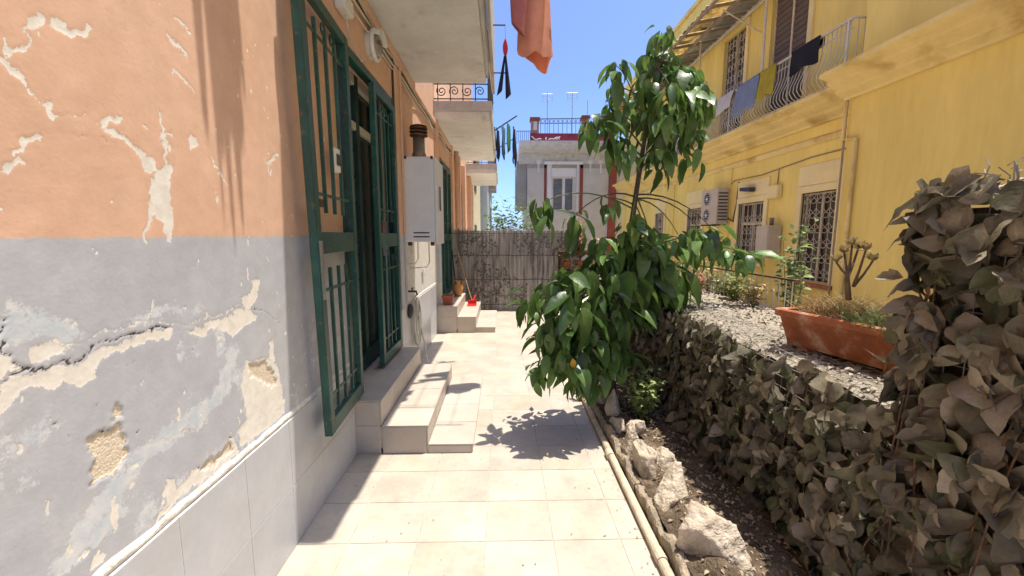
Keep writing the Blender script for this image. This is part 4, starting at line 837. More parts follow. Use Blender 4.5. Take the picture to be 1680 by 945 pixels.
tips = [(1398, 402, 1.86), (1420, 412, 1.80), (1432, 428, 1.84), (1372, 430, 1.90), (1385, 415, 1.95), (1408, 408, 1.9)]
root = pxd(1392, 492, 1.86); MB().tube([root, pxd(1390, 460, 1.86), pxd(1392, 442, 1.86)], [.013, .011, .008], 8).build('stem', 'succ', suc, True)
for x, y, Y in tips:
    e_ = pxd(x, y, Y); b_ = pxd(1392, 452, 1.86) if x < 1410 else pxd(1400, 470, 1.86); MB().tube([b_, b_.lerp(e_, .55) + Vector((0, 0, -.008)), e_], [.007, .005, .004], 6).build('branch', 'succ', suc, True); rosette(e_, .042, 'rosette', suc, 'rosette')

# ================================================================== TREE
tree = thing('tree', 'young tree with large glossy drooping leaves rising from the soil bed', 'tree', (.95, 3.3, .08))
tp = [(1003, 668, 3.30), (1006, 600, 3.30), (1013, 520, 3.29), (1024, 440, 3.28), (1038, 355, 3.26), (1047, 295, 3.25), (1058, 225, 3.24), (1070, 150, 3.24), (1082, 75, 3.24)]
TP = [at(x, y, 1, Y) for x, y, Y in tp]; TP[0].z = min(TP[0].z, .06)
trunk = MB().tube(TP, [.032, .029, .026, .024, .021, .018, .015, .011, .007], 10).build('trunk', 'bark', tree, True)
crown = MB().tube([TP[5], TP[6], TP[7], TP[8]], [.019, .0155, .0115, .0075], 8).build('crown', 'bark', tree, True)
L1 = [leaf_mesh('leaf', 'leaf' if i < 3 else 'leaf_mid', wd, 7, fo, be, .42, .14, tw, i) for i, (wd, fo, be, tw) in enumerate(((.19, .35, .35, .2), (.22, .25, .55, -.3), (.17, .45, .2, .4), (.21, .3, .75, 0), (.20, .15, .45, -.5)))]
LY = [leaf_mesh('leaf', 'leaf_young', .2, 6, .4, .3, .42, .1, .2, 9)]; LO = leaf_mesh('leaf', 'leaf_yellow', .22, 6, .4, .3, .42, .1, .2, 11)
# clusters: photo x, y of the shoot tip, depth, number of leaves, leaf length, trunk node it springs from
CL = [(1086, 52, 3.22, 10, .20, 8), (1072, 95, 3.2, 9, .22, 7), (1095, 92, 3.3, 8, .2, 8), (1012, 108, 3.2, 10, .20, 6), (1008, 140, 3.25, 7, .18, 6), (1063, 140, 3.15, 7, .22, 7), (1050, 160, 3.3, 6, .2, 6),
      (1110, 112, 3.2, 10, .21, 7), (1138, 118, 3.25, 11, .21, 7), (1152, 150, 3.3, 10, .20, 6), (1100, 145, 3.1, 9, .22, 7), (1128, 160, 3.15, 10, .21, 6), (1098, 185, 3.1, 10, .23, 6), (1075, 185, 3.2, 8, .22, 6),
      (1122, 195, 3.25, 10, .21, 6), (1135, 215, 3.25, 7, .19, 6), (1090, 225, 3.15, 9, .22, 5), (1078, 250, 3.1, 7, .19, 5), (1135, 255, 3.2, 4, .17, 6), (978, 192, 3.15, 9, .19, 5), (1005, 180, 3.2, 8, .2, 6), (1030, 175, 3.3, 6, .19, 6),
      (1012, 222, 3.15, 9, .20, 5), (1030, 240, 3.2, 6, .17, 5),
      (893, 330, 3.0, 9, .22, 4), (945, 352, 3.0, 10, .20, 4), (998, 325, 3.1, 6, .15, 4), (1036, 368, 3.15, 8, .17, 4), (1022, 384, 3.2, 8, .19, 3), (1052, 394, 3.15, 8, .2, 3), (1085, 395, 3.3, 7, .18, 3), (985, 395, 3.1, 7, .17, 3), (1075, 455, 2.95, 9, .22, 2), (1100, 478, 3.1, 8, .2, 2), (1052, 358, 3.2, 6, .15, 4), (1065, 380, 3.2, 6, .16, 4),
      (1112, 384, 3.2, 8, .22, 4), (1145, 372, 3.3, 8, .21, 4), (1168, 375, 3.35, 8, .21, 4), (1192, 395, 3.2, 10, .22, 3), (1222, 415, 3.2, 8, .21, 3), (1140, 400, 3.1, 7, .2, 3),
      (1020, 402, 3.1, 10, .24, 3), (1048, 412, 3.0, 11, .27, 3), (1075, 410, 2.9, 13, .29, 3), (1092, 430, 2.9, 13, .28, 3), (1112, 450, 3.0, 11, .25, 3), (1062, 440, 2.9, 12, .27, 3), (1085, 462, 3.0, 11, .25, 2), (1030, 450, 2.95, 10, .25, 3), (995, 425, 3.0, 10, .23, 3), (965, 440, 2.95, 9, .22, 3),
      (930, 452, 2.95, 10, .22, 2), (900, 470, 2.9, 10, .22, 2), (872, 478, 2.9, 8, .19, 2), (950, 485, 2.9, 10, .24, 2), (985, 480, 2.95, 10, .25, 2), (1015, 500, 2.9, 10, .25, 2), (1045, 480, 3.0, 9, .22, 2), (1060, 500, 3.1, 8, .22, 2),
      (915, 520, 2.9, 10, .22, 1), (890, 540, 2.95, 9, .20, 1), (940, 535, 2.85, 10, .23, 1), (975, 540, 2.9, 10, .24, 1), (1010, 545, 2.95, 9, .23, 1), (900, 585, 2.95, 9, .18, 1), (925, 575, 2.85, 9, .22, 1), (960, 580, 2.85, 10, .22, 1), (995, 590, 2.9, 9, .2, 1), (1022, 570, 3.0, 7, .2, 1),
      (945, 610, 2.9, 8, .17, 0), (975, 615, 2.9, 8, .17, 0), (880, 600, 3.0, 6, .16, 1)]
CL = [(x, y, Y, int(n * (1.9 if y < 300 else 1.45)) + 1, L * (.92 if y < 300 else 1.0 if y > 400 else .98), nd) for x, y, Y, n, L, nd in [(c[0], c[1], c[2] + (.28 if c[0] > 1040 and c[1] > 390 else 0), *c[3:]) for c in CL]]
CL += [(x + rnd.uniform(-14, 14), y + rnd.uniform(-10, 14), Y + .38, int(n * .5), L * .95, nd) for x, y, Y, n, L, nd in CL if 398 < y < 600 and x < 1120]
leaves = []
for ci, (x, y, Y, n, L, node) in enumerate(CL):
    tip = at(x, y, 1, Y + rnd.uniform(-.08, .08)); b = TP[node].lerp(TP[min(node + 1, 8)], rnd.uniform(0, .8)); ln = (tip - b).length
    mid = b.lerp(tip, .55) + Vector((0, 0, .10 * ln + (.10 if ln > .35 else 0)))
    pts = [(b * (1 - t) ** 2 + mid * 2 * t * (1 - t) + tip * t * t) for t in np.linspace(0, 1, 7)]
    MB().tube(pts, [.0075 - .0045 * t for t in np.linspace(0, 1, 7)], 6).build('branch', 'bark' if ci % 3 else 'twig', tree, True)
    a0 = rnd.uniform(0, 6.28)
    for k in range(n):
        a = a0 + k * 2.4 + rnd.uniform(-.3, .3); el = R(rnd.choice((rnd.uniform(5, 35), rnd.uniform(10, 45), rnd.uniform(30, 75), rnd.uniform(50, 95)))); d = Vector((math.cos(a) * math.sin(el), math.sin(a) * math.sin(el), -math.cos(el)))
        nr = Vector((math.cos(a), math.sin(a), 0)) * math.cos(el) + Vector((0, 0, 1)) * (.35 + math.sin(el)) + Vector((rnd.gauss(0, .35), rnd.gauss(0, .35), rnd.gauss(0, .2)))
        base_ = tip + Vector((math.cos(a), math.sin(a), .0)) * rnd.uniform(.01, .08) + Vector((0, 0, rnd.uniform(-.12, .04))); s_ = L * rnd.choice((rnd.uniform(.45, .8), rnd.uniform(.7, 1.0), rnd.uniform(.9, 1.2)))
        if base_.z + d.z * s_ < .03: continue
        me_ = L1[rnd.randrange(5)] if rnd.random() > .13 else LY[0]
        leaves.append((me_, frame_mat(d, nr), base_, s_))
p = at(940, 588, 1, 2.72); leaves.insert(0, (LO, frame_mat((.05, -.1, -1), (0, -1, .2)), p, .09))
eye = Vector((0, 0, EYE)); order = sorted(range(len(leaves)), key=lambda i: -leaves[i][3] / (leaves[i][2] - eye).length if i else -9)
for i in order[:300]: piece('leaf', leaves[i][0], crown, leaves[i][2], leaves[i][1], leaves[i][3])
for mt in ('leaf', 'leaf_mid', 'leaf_young'): tag(join_pieces('foliage', [leaves[i] for i in order[300:] if leaves[i][0].materials[0] == M[mt]], crown, mt), kind='stuff')

# small shrub in the bed
def bush(name, label, c, rx, ry, rz, n, L, mat, cat='shrub', group=None, stems=7, wd=.28, parent_h=0):
    b = thing(name, label, cat, c, group); lm = [leaf_mesh('leaflet', mat, wd, 4, .3, .3, .45, .1, .2, i) for i in range(3)]; mb = MB(); its = []
    for i in range(stems):
        a = i * 2.4; e_ = Vector((c[0] + rx * .7 * math.cos(a) * rnd.uniform(.3, 1), c[1] + ry * .7 * math.sin(a) * rnd.uniform(.3, 1), c[2] + rz * rnd.uniform(.55, 1.0)))
        s0 = Vector(c); pts = [s0, s0.lerp(e_, .5) + Vector((0, 0, .06 * rz)), e_]; mb.tube(pts, [.006, .004, .002], 5)
        for k in range(n // stems):
            t = rnd.uniform(.25, 1.05); q_ = s0.lerp(e_, t) + Vector((rnd.gauss(0, .16 * rx), rnd.gauss(0, .16 * ry), rnd.gauss(0, .08 * rz) + .1 * rz * t)); q_.z = max(q_.z, c[2] + .02)
            its.append((lm[k % 3], frame_mat((rnd.gauss(0, 1), rnd.gauss(0, 1), rnd.uniform(-.3, .9)), (rnd.gauss(0, .4), rnd.gauss(0, .4), 1)), q_, L * rnd.uniform(.6, 1.3)))
    mb.build('stems', 'twig', b); tag(join_pieces('foliage', its, b, mat), kind='stuff'); return b
sx = at(1060, 700, 1, 2.95); bush('shrub', 'small light green shrub in the soil bed beside the rocks', (1.06, 2.98, .09), .20, .16, .36, 420, .045, 'shrub', stems=12)
bush('weed', 'tiny green weed on the floor edge under the tree', (.70, 3.62, .0), .08, .08, .12, 60, .03, 'shrub', stems=6)

# ================================================================== CORNER OF POTS BEHIND THE TREE
def pot(c, r_, h, label, mat='clay_red', plant=None, pm_='plant_y', pn=90, pl=.06, ph=.3, pr=.15):
    b = thing('plant_pot', label, 'pot', c, 'clay pots in the far right corner'); MB().lathe([(r_ * .62, 0), (r_ * .92, h * .82), (r_, h * .83), (r_ * 1.02, h), (r_ * .9, h), (r_ * .88, h * .9)], c, 18).build('body', mat, b, True); MB().lathe([(r_ * .86, h * .9), (.01, h * .92)], c, 18).build('soil', 'soil', b)
    if plant: bush('potted_plant', plant, (c[0], c[1], c[2] + h * .92), pr, pr, ph, pn, pl, pm_, 'plant', stems=8)
ws = thing('plant_stand', 'brown wooden plant stand in the corner behind the tree', 'plant stand', (1.35, 7.6, 0))
for z in (.45, .85, 1.2): MB().bbox(1.05, 1.85, 7.45, 7.85, z - .03, z, .004).build('shelf', 'rust', ws)
for x in (1.07, 1.83):
    for y in (7.47, 7.83): MB().bbox(x - .02, x + .02, y - .02, y + .02, 0, 1.19, .004).build('leg', 'rust', ws)
pot((1.16, 7.56, .851), .10, .17, 'small red clay pot on the stand behind the tree, left end', 'terracotta', 'yellowing plant in the left pot behind the tree', 'plant_y', 80, .07, .25, .14)
pot((1.42, 7.58, .851), .11, .18, 'red clay pot on the stand behind the tree, middle', 'clay_red', 'withered reddish plant in the middle pot behind the tree', 'dry_red', 160, .09, .5, .2)
pot((1.70, 7.60, .851), .10, .17, 'clay pot on the stand behind the tree, right end', 'terracotta', 'withered straw plant in the right pot behind the tree', 'dry', 110, .08, .42, .18)
pot((1.30, 7.55, 1.201), .10, .16, 'clay pot on the top shelf of the stand behind the tree', 'terracotta', 'pinkish dry plant on the top shelf behind the tree', 'dry_red', 200, .08, .42, .22)
pot((1.18, 7.3, .0), .14, .26, 'large clay pot on the ground by the stand', 'clay_red', 'bushy green plant in the large pot by the stand', 'plant_g', 120, .09, .35, .2)
bush('shrub', 'pale green treetop showing above the reed fence by the lane', (.0, 15.5, -.3), .9, .7, 2.75, 900, .17, 'far_leaf', stems=16)
bush('shrub', 'second pale treetop above the reed fence, close to the grey building', (1.1, 17.5, -.3), .7, .6, 2.7, 500, .16, 'far_leaf', stems=12)

# ================================================================== NEIGHBOUR'S YARD
fn = thing('iron_fence', 'thin pale bar fence behind the low wall, half hidden by plants', 'fence', (2.3, 4.5, .9))
bm_ = MB().tube([(0, 0, 0), (0, 0, .30)], .005, 5); mebar = bpy.data.meshes.new('bar'); mebar.from_pydata(bm_.v, [], bm_.f); mebar.materials.append(M['white_bar'])
for i in range(34): piece('bar', mebar, fn, (2.22, 3.1 + i * .075, .86))
MB().box(2.205, 2.235, 3.05, 5.7, 1.15, 1.163).build('top_rail', 'rust', fn)
MB().box(2.17, 2.30, 3.0, 6.6, -.33, .87).build('footing', 'core', fn)
bush('potted_plant', 'yellow green leafy plant behind the low wall, left of the bars', (2.42, 4.9, .62), .26, .3, .56, 230, .07, 'plant_y', 'plant', stems=10)
bush('potted_plant', 'yellow green leafy plant behind the low wall, in front of the bars', (2.12, 3.72, .9), .16, .22, .24, 200, .05, 'plant_y', 'plant', stems=10)
bush('potted_plant', 'withered reddish plant on the low wall near the bars', (2.05, 4.3, .9), .16, .3, .22, 160, .05, 'dry_red', 'plant', stems=9)
bush('potted_plant', 'tall pale green plant standing right of the wall cabinet', (3.3, 4.65, .3), .22, .22, 1.18, 220, .09, 'plant_g', 'plant', stems=9)
bush('potted_plant', 'slim dark green climber on the post near the trough', (2.35, 3.25, .5), .08, .1, .85, 120, .06, 'shrub', 'plant', stems=6)
bush('potted_plant', 'low yellow green plant spilling over the back of the low wall near the tree', (1.95, 4.75, .9), .22, .35, .26, 260, .06, 'plant_y', 'plant', stems=11)
bush('potted_plant', 'low straw coloured plant at the back of the wall right of the reddish one', (2.08, 3.35, .9), .12, .2, .2, 160, .05, 'dry', 'plant', stems=9)
bush('potted_plant', 'green leafy plant behind the low wall, directly under the tree branch', (2.3, 4.15, .7), .2, .25, .42, 220, .07, 'plant_g', 'plant', stems=10)
cab = thing('cabinet', 'pinkish white outdoor cabinet in the yard behind the tree branch', 'cabinet', (3.0, 6.3, -.3))
MB().bbox(2.85, 3.3, 6.2, 6.8, -.3, .78, .01).build('body', 'tank', cab); MB().bbox(2.845, 2.85 - .002, 6.22, 6.78, -.25, .74, .001).build('door', 'tank', cab); MB().bbox(2.82, 3.33, 6.17, 6.83, .781, .81, .005).build('lid', 'tank', cab)

# ================================================================== YELLOW BUILDING
yb = thing('apartment_building', 'ochre yellow building with long balcony along the right side', 'building', (7, 10, -.3))
BX, SX, JY = 6.3, 7.0, 7.72
MB().box(BX, 12, -6, JY, -.34, 4.0).build('wall', 'yellow', yb); MB().box(BX + .12, 12, -6, JY - .02, 4.0, 12).build('upper_wall', 'yellow', yb)
wins = [(8.67, 9.69, .44, 2.45), (11.1, 12.3, .75, 2.4), (14.6, 15.7, .75, 2.45), (18.0, 19.0, .75, 2.45)]
def wall_with_holes(x0, x1, ya, yb_, za, zb, holes, mat, name='wall'):
    mb = MB(); y = ya
    for a, b, c_, d in sorted(holes): mb.box(x0, x1, y, a, za, zb); mb.box(x0, x1, a, b, za, c_); mb.box(x0, x1, a, b, d, zb); y = b
    mb.box(x0, x1, y, yb_, za, zb); return mb.build(name, mat, yb)
wall_with_holes(SX, SX + .3, JY, 24.4, -.34, 4.0, wins, 'yellow')
uw = [(9.97, 11.4, 4.4, 8.2), (12.5, 13.75, 4.4, 7.5), (16.5, 17.6, 4.4, 7.3)]
wall_with_holes(SX, SX + .3, JY - .02, 24.4, 4.0, 9.6, uw, 'yellow', 'upper_wall')
MB().box(SX + .3, 12, 24.0, 24.4, -.34, 9.6).build('end_wall', 'yellow', yb); MB().box(SX + .55, SX + .6, JY, 24, -.3, 9).build('inner_wall', 'dark', yb); MB().box(6.9, 12, JY, 24.5, 9.6, 9.75).build('roof', 'yellow_trim', yb)
prof = [(0, -.03), (-.06, -.03), (-.08, .02), (-.22, .08), (-.24, .10), (-.24, .16), (-.38, .22), (-.41, .24), (-.41, .30), (-.52, .34), (-.56, .36), (-.56, .42), (0, .42)]
def cornice(xw, y0, y1, z, sc=1.): return MB().prism([(xw + a * sc, z + b) for a, b in prof], 'Y', y0, y1).build('cornice', 'yellow_trim', yb)
cornice(BX + .001, -6, JY + .08, 3.95); cornice(SX, JY + .081, 24.4, 3.93, 1.15)
MB().prism([(SX, 3.50), (SX - .03, 3.50), (SX - .06, 3.56), (SX - .06, 3.62), (SX, 3.66)], 'Y', JY, 24.4).build('string_course', 'yellow_trim', yb)
for yy in (13.0, 17.2, 21.5): MB().bbox(SX - .05, SX + .01, yy - .22, yy + .22, -.3, 3.5, .01).build('lesene', 'yellow', yb)
def yellow_window(a, b, c_, d, style):
    wn = MB().box(SX + .14, SX + .17, a, b, c_, d).build('window', 'win_dark', yb)
    for y0, y1 in ((a - .16, a), (b, b + .16)): MB().bbox(SX - .045, SX + .14, y0, y1, c_ - .02, d + .16, .008).build('surround', 'yellow_l', wn)
    MB().bbox(SX - .046, SX + .14, a - .001, b + .001, d, d + .16, .008).build('lintel', 'yellow_l', wn); MB().bbox(SX - .03, SX + .01, a - .16, b + .16, d + .165, d + .62, .008).build('panel', 'yellow_l', wn); MB().bbox(SX - .14, SX + .14, a - .2, b + .2, c_ - .10, c_ - .021, .01).build('sill', 'terracotta' if style == 0 else 'yellow_l', wn)
    fm = MB(); w_ = .05
    for y0, y1, z0, z1 in ((a, a + w_, c_, d), (b - w_, b, c_, d), ((a + b) / 2 - .025, (a + b) / 2 + .025, c_, d)): fm.bbox(SX + .08, SX + .13, y0 + .001, y1 - .001, z0, z1, .004)
    if style: fm.bbox(SX + .081, SX + .129, a + w_, b - w_, d - .62, d - .55, .004)
    fm.bbox(SX + .082, SX + .128, a + w_, b - w_, d - .05, d - .001, .004); fm.build('frame', 'win_frame', wn)
    gr = MB(); n = max(4, int((b - a) / .19)); x = SX + .03
    for i in range(n + 1):
        y = a + .02 + (b - a - .04) * i / n; gr.tube([(x, y, c_), (x, y, d)], .009, 4)
    rows = int((d - c_) / .33)
    for r_ in range(rows):
        z = c_ + .17 + r_ * .33
        for i in range(n):
            y = a + .02 + (b - a - .04) * (i + .5) / n; hw = (b - a - .04) / n / 2
            gr.tube([(x, y + .8 * hw * math.cos(t), z + .06 * math.sin(t)) for t in np.linspace(0, 6.283, 9)[:-1]], .008, 4, close=True)
            gr.tube([(x, y - hw, z + .16), (x, y, z + .07), (x, y + hw, z + .16)], .008, 4)
    for z in (c_ + .02, d - .03): gr.tube([(x, a, z), (x, b, z)], .012, 4)
    gr.build('grille', 'grille', wn)
for i, (a, b, c_, d) in enumerate(wins): yellow_window(a, b, c_, d, 1 if i else 0)
for i, (a, b, c_, d) in enumerate(uw):
    wn = MB().box(SX + .12, SX + .15, a, b, c_, d).build('balcony_door', 'shutter_b' if i == 0 else 'win_dark', yb)
    for y0, y1 in ((a, a + .06), (b - .06, b), ((a + b) / 2 - .03, (a + b) / 2 + .03)): MB().bbox(SX + .08, SX + .119, y0, y1, c_, d, .004).build('frame_post', 'win_frame', wn)
    if i:
        gr = MB()
        for k in range(7): y = a + .08 + (b - a - .16) * k / 6; gr.tube([(SX + .05, y, c_), (SX + .05, y, d)], .009, 4)
        for r_ in range(9):
            for k in range(6): y = a + .08 + (b - a - .16) * (k + .5) / 6; gr.tube([(SX + .05, y + .07 * math.cos(t), c_ + .2 + r_ * .33 + .09 * math.sin(t)) for t in np.linspace(0, 6.283, 9)[:-1]], .009, 4, close=True)
        gr.build('grille', 'grille', wn)
    else:
        for k in range(26): MB().box(SX + .1, SX + .119, a + .061, (a + b) / 2 - .031, c_ + .05 + k * .14, c_ + .15 + k * .14).build('slat', 'shutter_b', wn); MB().box(SX + .1, SX + .119, (a + b) / 2 + .031, b - .061, c_ + .05 + k * .14, c_ + .15 + k * .14).build('slat', 'shutter_b', wn)
    MB().bbox(SX - .05, SX + .12, a - .15, a - .001, c_, d + .1, .006).build('surround', 'yellow_l', wn)
# bellied balcony railing
RX, RZ0, RZ1 = 6.36, 4.36, 5.40
rail = MB().bbox(RX - .025, RX + .025, 7.9, 22.5, RZ1 - .02, RZ1 + .02, .005).build('balcony_railing', 'white_bar', yb)
MB().box(RX - .012, RX + .012, 7.9, 22.5, RZ0, RZ0 + .02).build('bottom_rail', 'white_bar', rail); MB().box(RX - .010, RX + .010, 7.9, 22.5, 5.22, 5.235).build('upper_rail', 'white_bar', rail)
bm_ = MB().tube([(0, 0, 0), (-.09, 0, .05), (-.16, 0, .15), (-.15, 0, .28), (-.07, 0, .46), (-.01, 0, .66), (0, 0, 1.04)], .0085, 5); meb = bpy.data.meshes.new('baluster'); meb.from_pydata(bm_.v, [], bm_.f); meb.materials.append(M['white_bar']); meb.polygons.foreach_set('use_smooth', [True] * len(meb.polygons))
for i in range(132): piece('baluster', meb, rail, (RX, 7.95 + i * .11, RZ0))
for y in (8.0, 12.0, 16.0, 20.0): MB().bbox(RX - .02, RX + .02, y - .02, y + .02, RZ0, RZ1, .004).build('post', 'white_bar', rail)
for i in range(5): MB().tube([(RX + .1 + i * .12, 7.9, RZ0), (RX + .1 + i * .12, 7.9, RZ1)], .011, 5).build('baluster', 'white_bar', rail)
MB().tube([(RX, 7.9, RZ1), (SX, 7.9, RZ1)], .02, 6).build('end_rail', 'white_bar', rail)
# canopy over the balcony
aw = thing('canopy', 'straw and sheet canopy sloping out over the yellow building balcony', 'canopy', (6.2, 14, 7.5))
cz = lambda x: 7.80 - (7.0 - x) * .19
ys = list(np.linspace(9.2, 22.3, 17))
for i in range(16):
    y0, y1 = ys[i] + .03, ys[i + 1] - .03
    for xa, xb, mt in ((5.42, 6.15, 'straw'), (6.16, 6.98, 'canopy_grey')):
        n = 8; mb = MB(); mb.grid(lambda u, v: (xa + (xb - xa) * u, y0 + (y1 - y0) * v, cz(xa + (xb - xa) * u) + .02 * math.sin(v * 6.28 * 3)), 3, 24); mb.grid(lambda u, v: (xa + (xb - xa) * u, y0 + (y1 - y0) * v, cz(xa + (xb - xa) * u) + .015 + .02 * math.sin(v * 6.28 * 3)), 3, 24); mb.build('panel', mt, aw, True, False)
for y in ys: MB().prism([(5.38, cz(5.38) - .10), (7.0, cz(7.0) - .10), (7.0, cz(7.0) - .03), (5.38, cz(5.38) - .03)], 'Y', y - .025, y + .025).build('rafter', 'beam', aw)
for x, mt in ((5.40, 'beam'), (6.1, 'beam'), (6.90, 'beam_l')): MB().bbox(x - .03, x + .03, 9.0, 22.4, cz(x) - .17, cz(x) - .101, .005).build('beam', mt, aw)
for y in (10.6, 14.0, 18.0, 22.0): MB().tube([(RX, y, RZ1), (RX, y, cz(RX) - .10)], .03, 8).build('post', 'beam_l', aw)
for y in (11.8, 16.0): MB().tube([(SX, y, 6.9), (5.9, y, cz(5.9) - .12)], .018, 6).build('brace', 'beam_l', aw)
# washing on the railing
def drape(name, y0, y1, h, mat, label, x=RX, sd=0):
    f = lambda side: (lambda u, v: (x + (.05 if v < .25 else -.05 - .055 * min(1, (v - .25) * 2)) + side * .004 + .018 * math.sin(u * 9 + sd) * v + (-.012 if .2 < v < .3 else 0), y0 + (y1 - y0) * u + .03 * math.sin(v * 4 + sd), (RZ1 + .03 - (.25 - v) * .8 * (1 if v < .25 else 0)) if v < .25 else RZ1 + .03 - (v - .25) / .75 * h * (1 + .06 * math.sin(u * 7 + sd))))
    mb = MB(); mb.grid(f(-1), 14, 20); mb.grid(f(1), 14, 20); return tag(mb.build(name, mat, None, True, False), label, 'laundry', 'washing on the yellow balcony railing')
drape('hanging_cloth', 8.62, 9.42, .50, 'cloth_black', 'black cloth hung over the yellow building railing', sd=1)
drape('hanging_cloth', 9.98, 10.55, .66, 'cloth_yellow', 'mustard yellow cloth on the balcony railing', sd=2)
drape('hanging_cloth', 10.62, 11.6, .80, 'cloth_blue', 'slate blue cloth on the balcony railing', sd=3)
drape('hanging_cloth', 11.75, 13.2, .46, 'cloth_white', 'wide white cloth on the balcony railing', sd=4)
drape('hanging_cloth', 13.4, 14.3, .5, 'clay_red', 'reddish brown cloth on the balcony railing beside the tree leaves', sd=5)
drape('hanging_cloth', 15.0, 16.2, .75, 'cloth_white', 'far white cloth on the balcony railing among the tree leaves', sd=6)
# downpipe, cables, boxes
MB().tube([(SX - .1, JY + .33, -.3), (SX - .1, JY + .33, 3.9)], .05, 10).build('downpipe', 'yellow_trim', yb, True); MB().tube([(BX - .045, JY - .25, .0), (BX - .045, JY - .25, 3.2), (BX - .045, JY + .04, 3.23), (BX - .045, JY + .04, 3.9)], .030, 8).build('downpipe', 'yellow_trim', yb, True); MB().tube([(BX - .03, JY + .03, 0), (BX - .03, JY + .03, 3.93)], .018, 6).build('conduit', 'beam', yb)
MB().tube([(SX - .02, 8.1, 3.25), (SX - .02, 9.5, 3.24), (SX - .02, 11.3, 3.1), (SX - .02, 12.6, 3.12), (SX - .02, 13.1, 2.9), (SX - .02, 13.3, 2.2)], .014, 5).build('cable', 'beam', yb); MB().tube([(SX - .02, 10.6, 3.14), (SX - .02, 10.62, 2.75)], .012, 5).build('cable', 'beam', yb)
tag(MB().bbox(SX - .14, SX, 10.42, 10.85, 2.42, 2.75, .02).build('meter_box', 'yellow_l'), 'small ochre meter box on the yellow wall above the white boiler', 'box')
o = thing('spotlight', 'small dark spotlight on the yellow wall above the second window', 'spotlight', (SX, 11.9, 2.75)); MB().bbox(SX - .05, SX, 11.75, 11.85, 2.72, 2.8, .005).build('bracket', 'iron', o); MB().prism([(11.5, 2.68), (12.0, 2.74), (12.0, 2.84), (11.5, 2.80)], 'X', SX - .2, SX - .06).build('head', 'iron', o)
bo = thing('boiler', 'beige boiler box fixed to the yellow wall between two windows', 'boiler', (6.8, 10.5, .9)); MB().bbox(6.65, SX - .02, 10.30, 10.82, .92, 1.74, .012).build('cabinet', 'tank', bo); MB().bbox(6.635, 6.649, 10.32, 10.80, .94, 1.72, .004).build('cover', 'tank', bo); MB().lathe([(.05, 0), (.05, .16), (.07, .17), (.03, .2)], (6.83, 10.5, 1.741), 12).build('flue', 'flue', bo, True)
ac = thing('air_conditioner', 'two fan air conditioner on brackets high on the yellow wall', 'air conditioner', (6.75, 13.2, 1.8))
MB().bbox(6.55, 6.92, 12.75, 13.75, 1.83, 2.92, .015).build('housing', 'tank', ac)
for z in (2.12, 2.63): f_ = MB().lathe([(.235, 0), (.235, -.02), (.2, -.022), (.2, -.004)], (6.549, 13.35, z), 22, 'X').build('fan_ring', 'tank', ac); MB().lathe([(.199, -.003), (.19, -.006), (.01, -.007)], (6.549, 13.35, z), 22, 'X').build('fan_dark', 'plastic_dark', f_); [MB().box(6.528, 6.534, 13.16, 13.54, z - .15 + k * .075, z - .142 + k * .075).build('guard', 'white_metal', f_) for k in range(5)]; MB().lathe([(.05, -.02), (.05, -.03), (.01, -.034)], (6.549, 13.35, z), 12, 'X').build('hub', 'white_metal', f_)
for k in range(9): MB().box(6.60, 6.88, 12.738, 12.749, 1.95 + k * .1, 1.99 + k * .1).build('fin', 'plastic_dark', ac)
for y in (12.9, 13.6): MB().box(6.5, SX, y - .02, y + .02, 1.79, 1.829).build('bracket', 'iron', ac)
MB().tube([(6.9, 12.7, 2.0), (6.95, 12.5, 1.9), (6.97, 12.4, 2.4), (SX, 12.4, 3.05)], .03, 6).build('pipe', 'cable_d', ac)

# ================================================================== GREY BUILDING AT THE END
F = 26.; gb = thing('grey_building', 'pale grey building with red trims and roof terrace at the end of the lane', 'building', (4, F, -.3))
def gp(x, y, dy=0): return at(x, y, 1, F - dy)
xl, xr = gp(865, 300).x, 8.2; zc = gp(900, 262).z; zt = gp(900, 236).z
wa, wb, wz0, wz1 = gp(905, 0).x, gp(945, 0).x, gp(900, 345).z, gp(900, 290).z
mb = MB(); mb.box(xl, wa, F, F + 6, -.34, zc); mb.box(wb, xr, F, F + 6, -.34, zc); mb.box(wa, wb, F, F + 6, -.34, wz0); mb.box(wa, wb, F, F + 6, wz1 + .35, zc); mb.build('wall', 'grey_wall', gb)
MB().prism([(F + .01, zc - .25), (F - .05, zc - .25), (F - .08, gp(900, 252).z), (F - .75, gp(900, 250).z + .05), (F - .78, zt - .3), (F - .9, zt - .12), (F - .9, zt), (F + 6, zt), (F + 6, zc - .25)], 'X', gp(850, 240).x + .05, xr + .2).build('cornice', 'fascia', gb)
MB().box(xl + .01, xr - .1, F - .03, F + .01, zc - .50, zc - .255).build('frieze', 'grey_dark', gb)
MB().bbox(gp(848, 300).x, xl - .001, F + .3, F + 4, gp(860, 340).z, zc - .02, .03).build('side_bay', 'grey_dark', gb)
def front(name, x0, x1, y0, y1, d0, d1, mat, parent=gb): a, b = gp(x0, y1), gp(x1, y0); return MB().bbox(a.x, b.x, F - d1, F - d0, a.z, b.z, .008).build(name, mat, parent)
wn = front('window', 905, 945, 290, 345, -.2, -.16, 'white_win')
front('shutter', 908, 923, 293, 343, -.159, -.12, 'shutter_g', wn); front('shutter', 927, 942, 293, 343, -.159, -.12, 'shutter_g', wn)
for k in range(12):
    for xa, xb in ((909, 922), (928, 941)): front('slat', xa, xb, 294.5 + k * 4.05, 297 + k * 4.05, -.119, -.095, 'shutter_g', wn)
front('surround', 897.1, 905, 266, 352, -.16, .06, 'white_win', wn); front('surround', 945, 950, 266, 352, -.16, .06, 'white_win', wn); front('head_panel', 905, 945, 270, 290, -.16, .02, 'white_win', wn); front('hood', 893, 956, 265.6, 270, -.01, .16, 'white_win', wn)
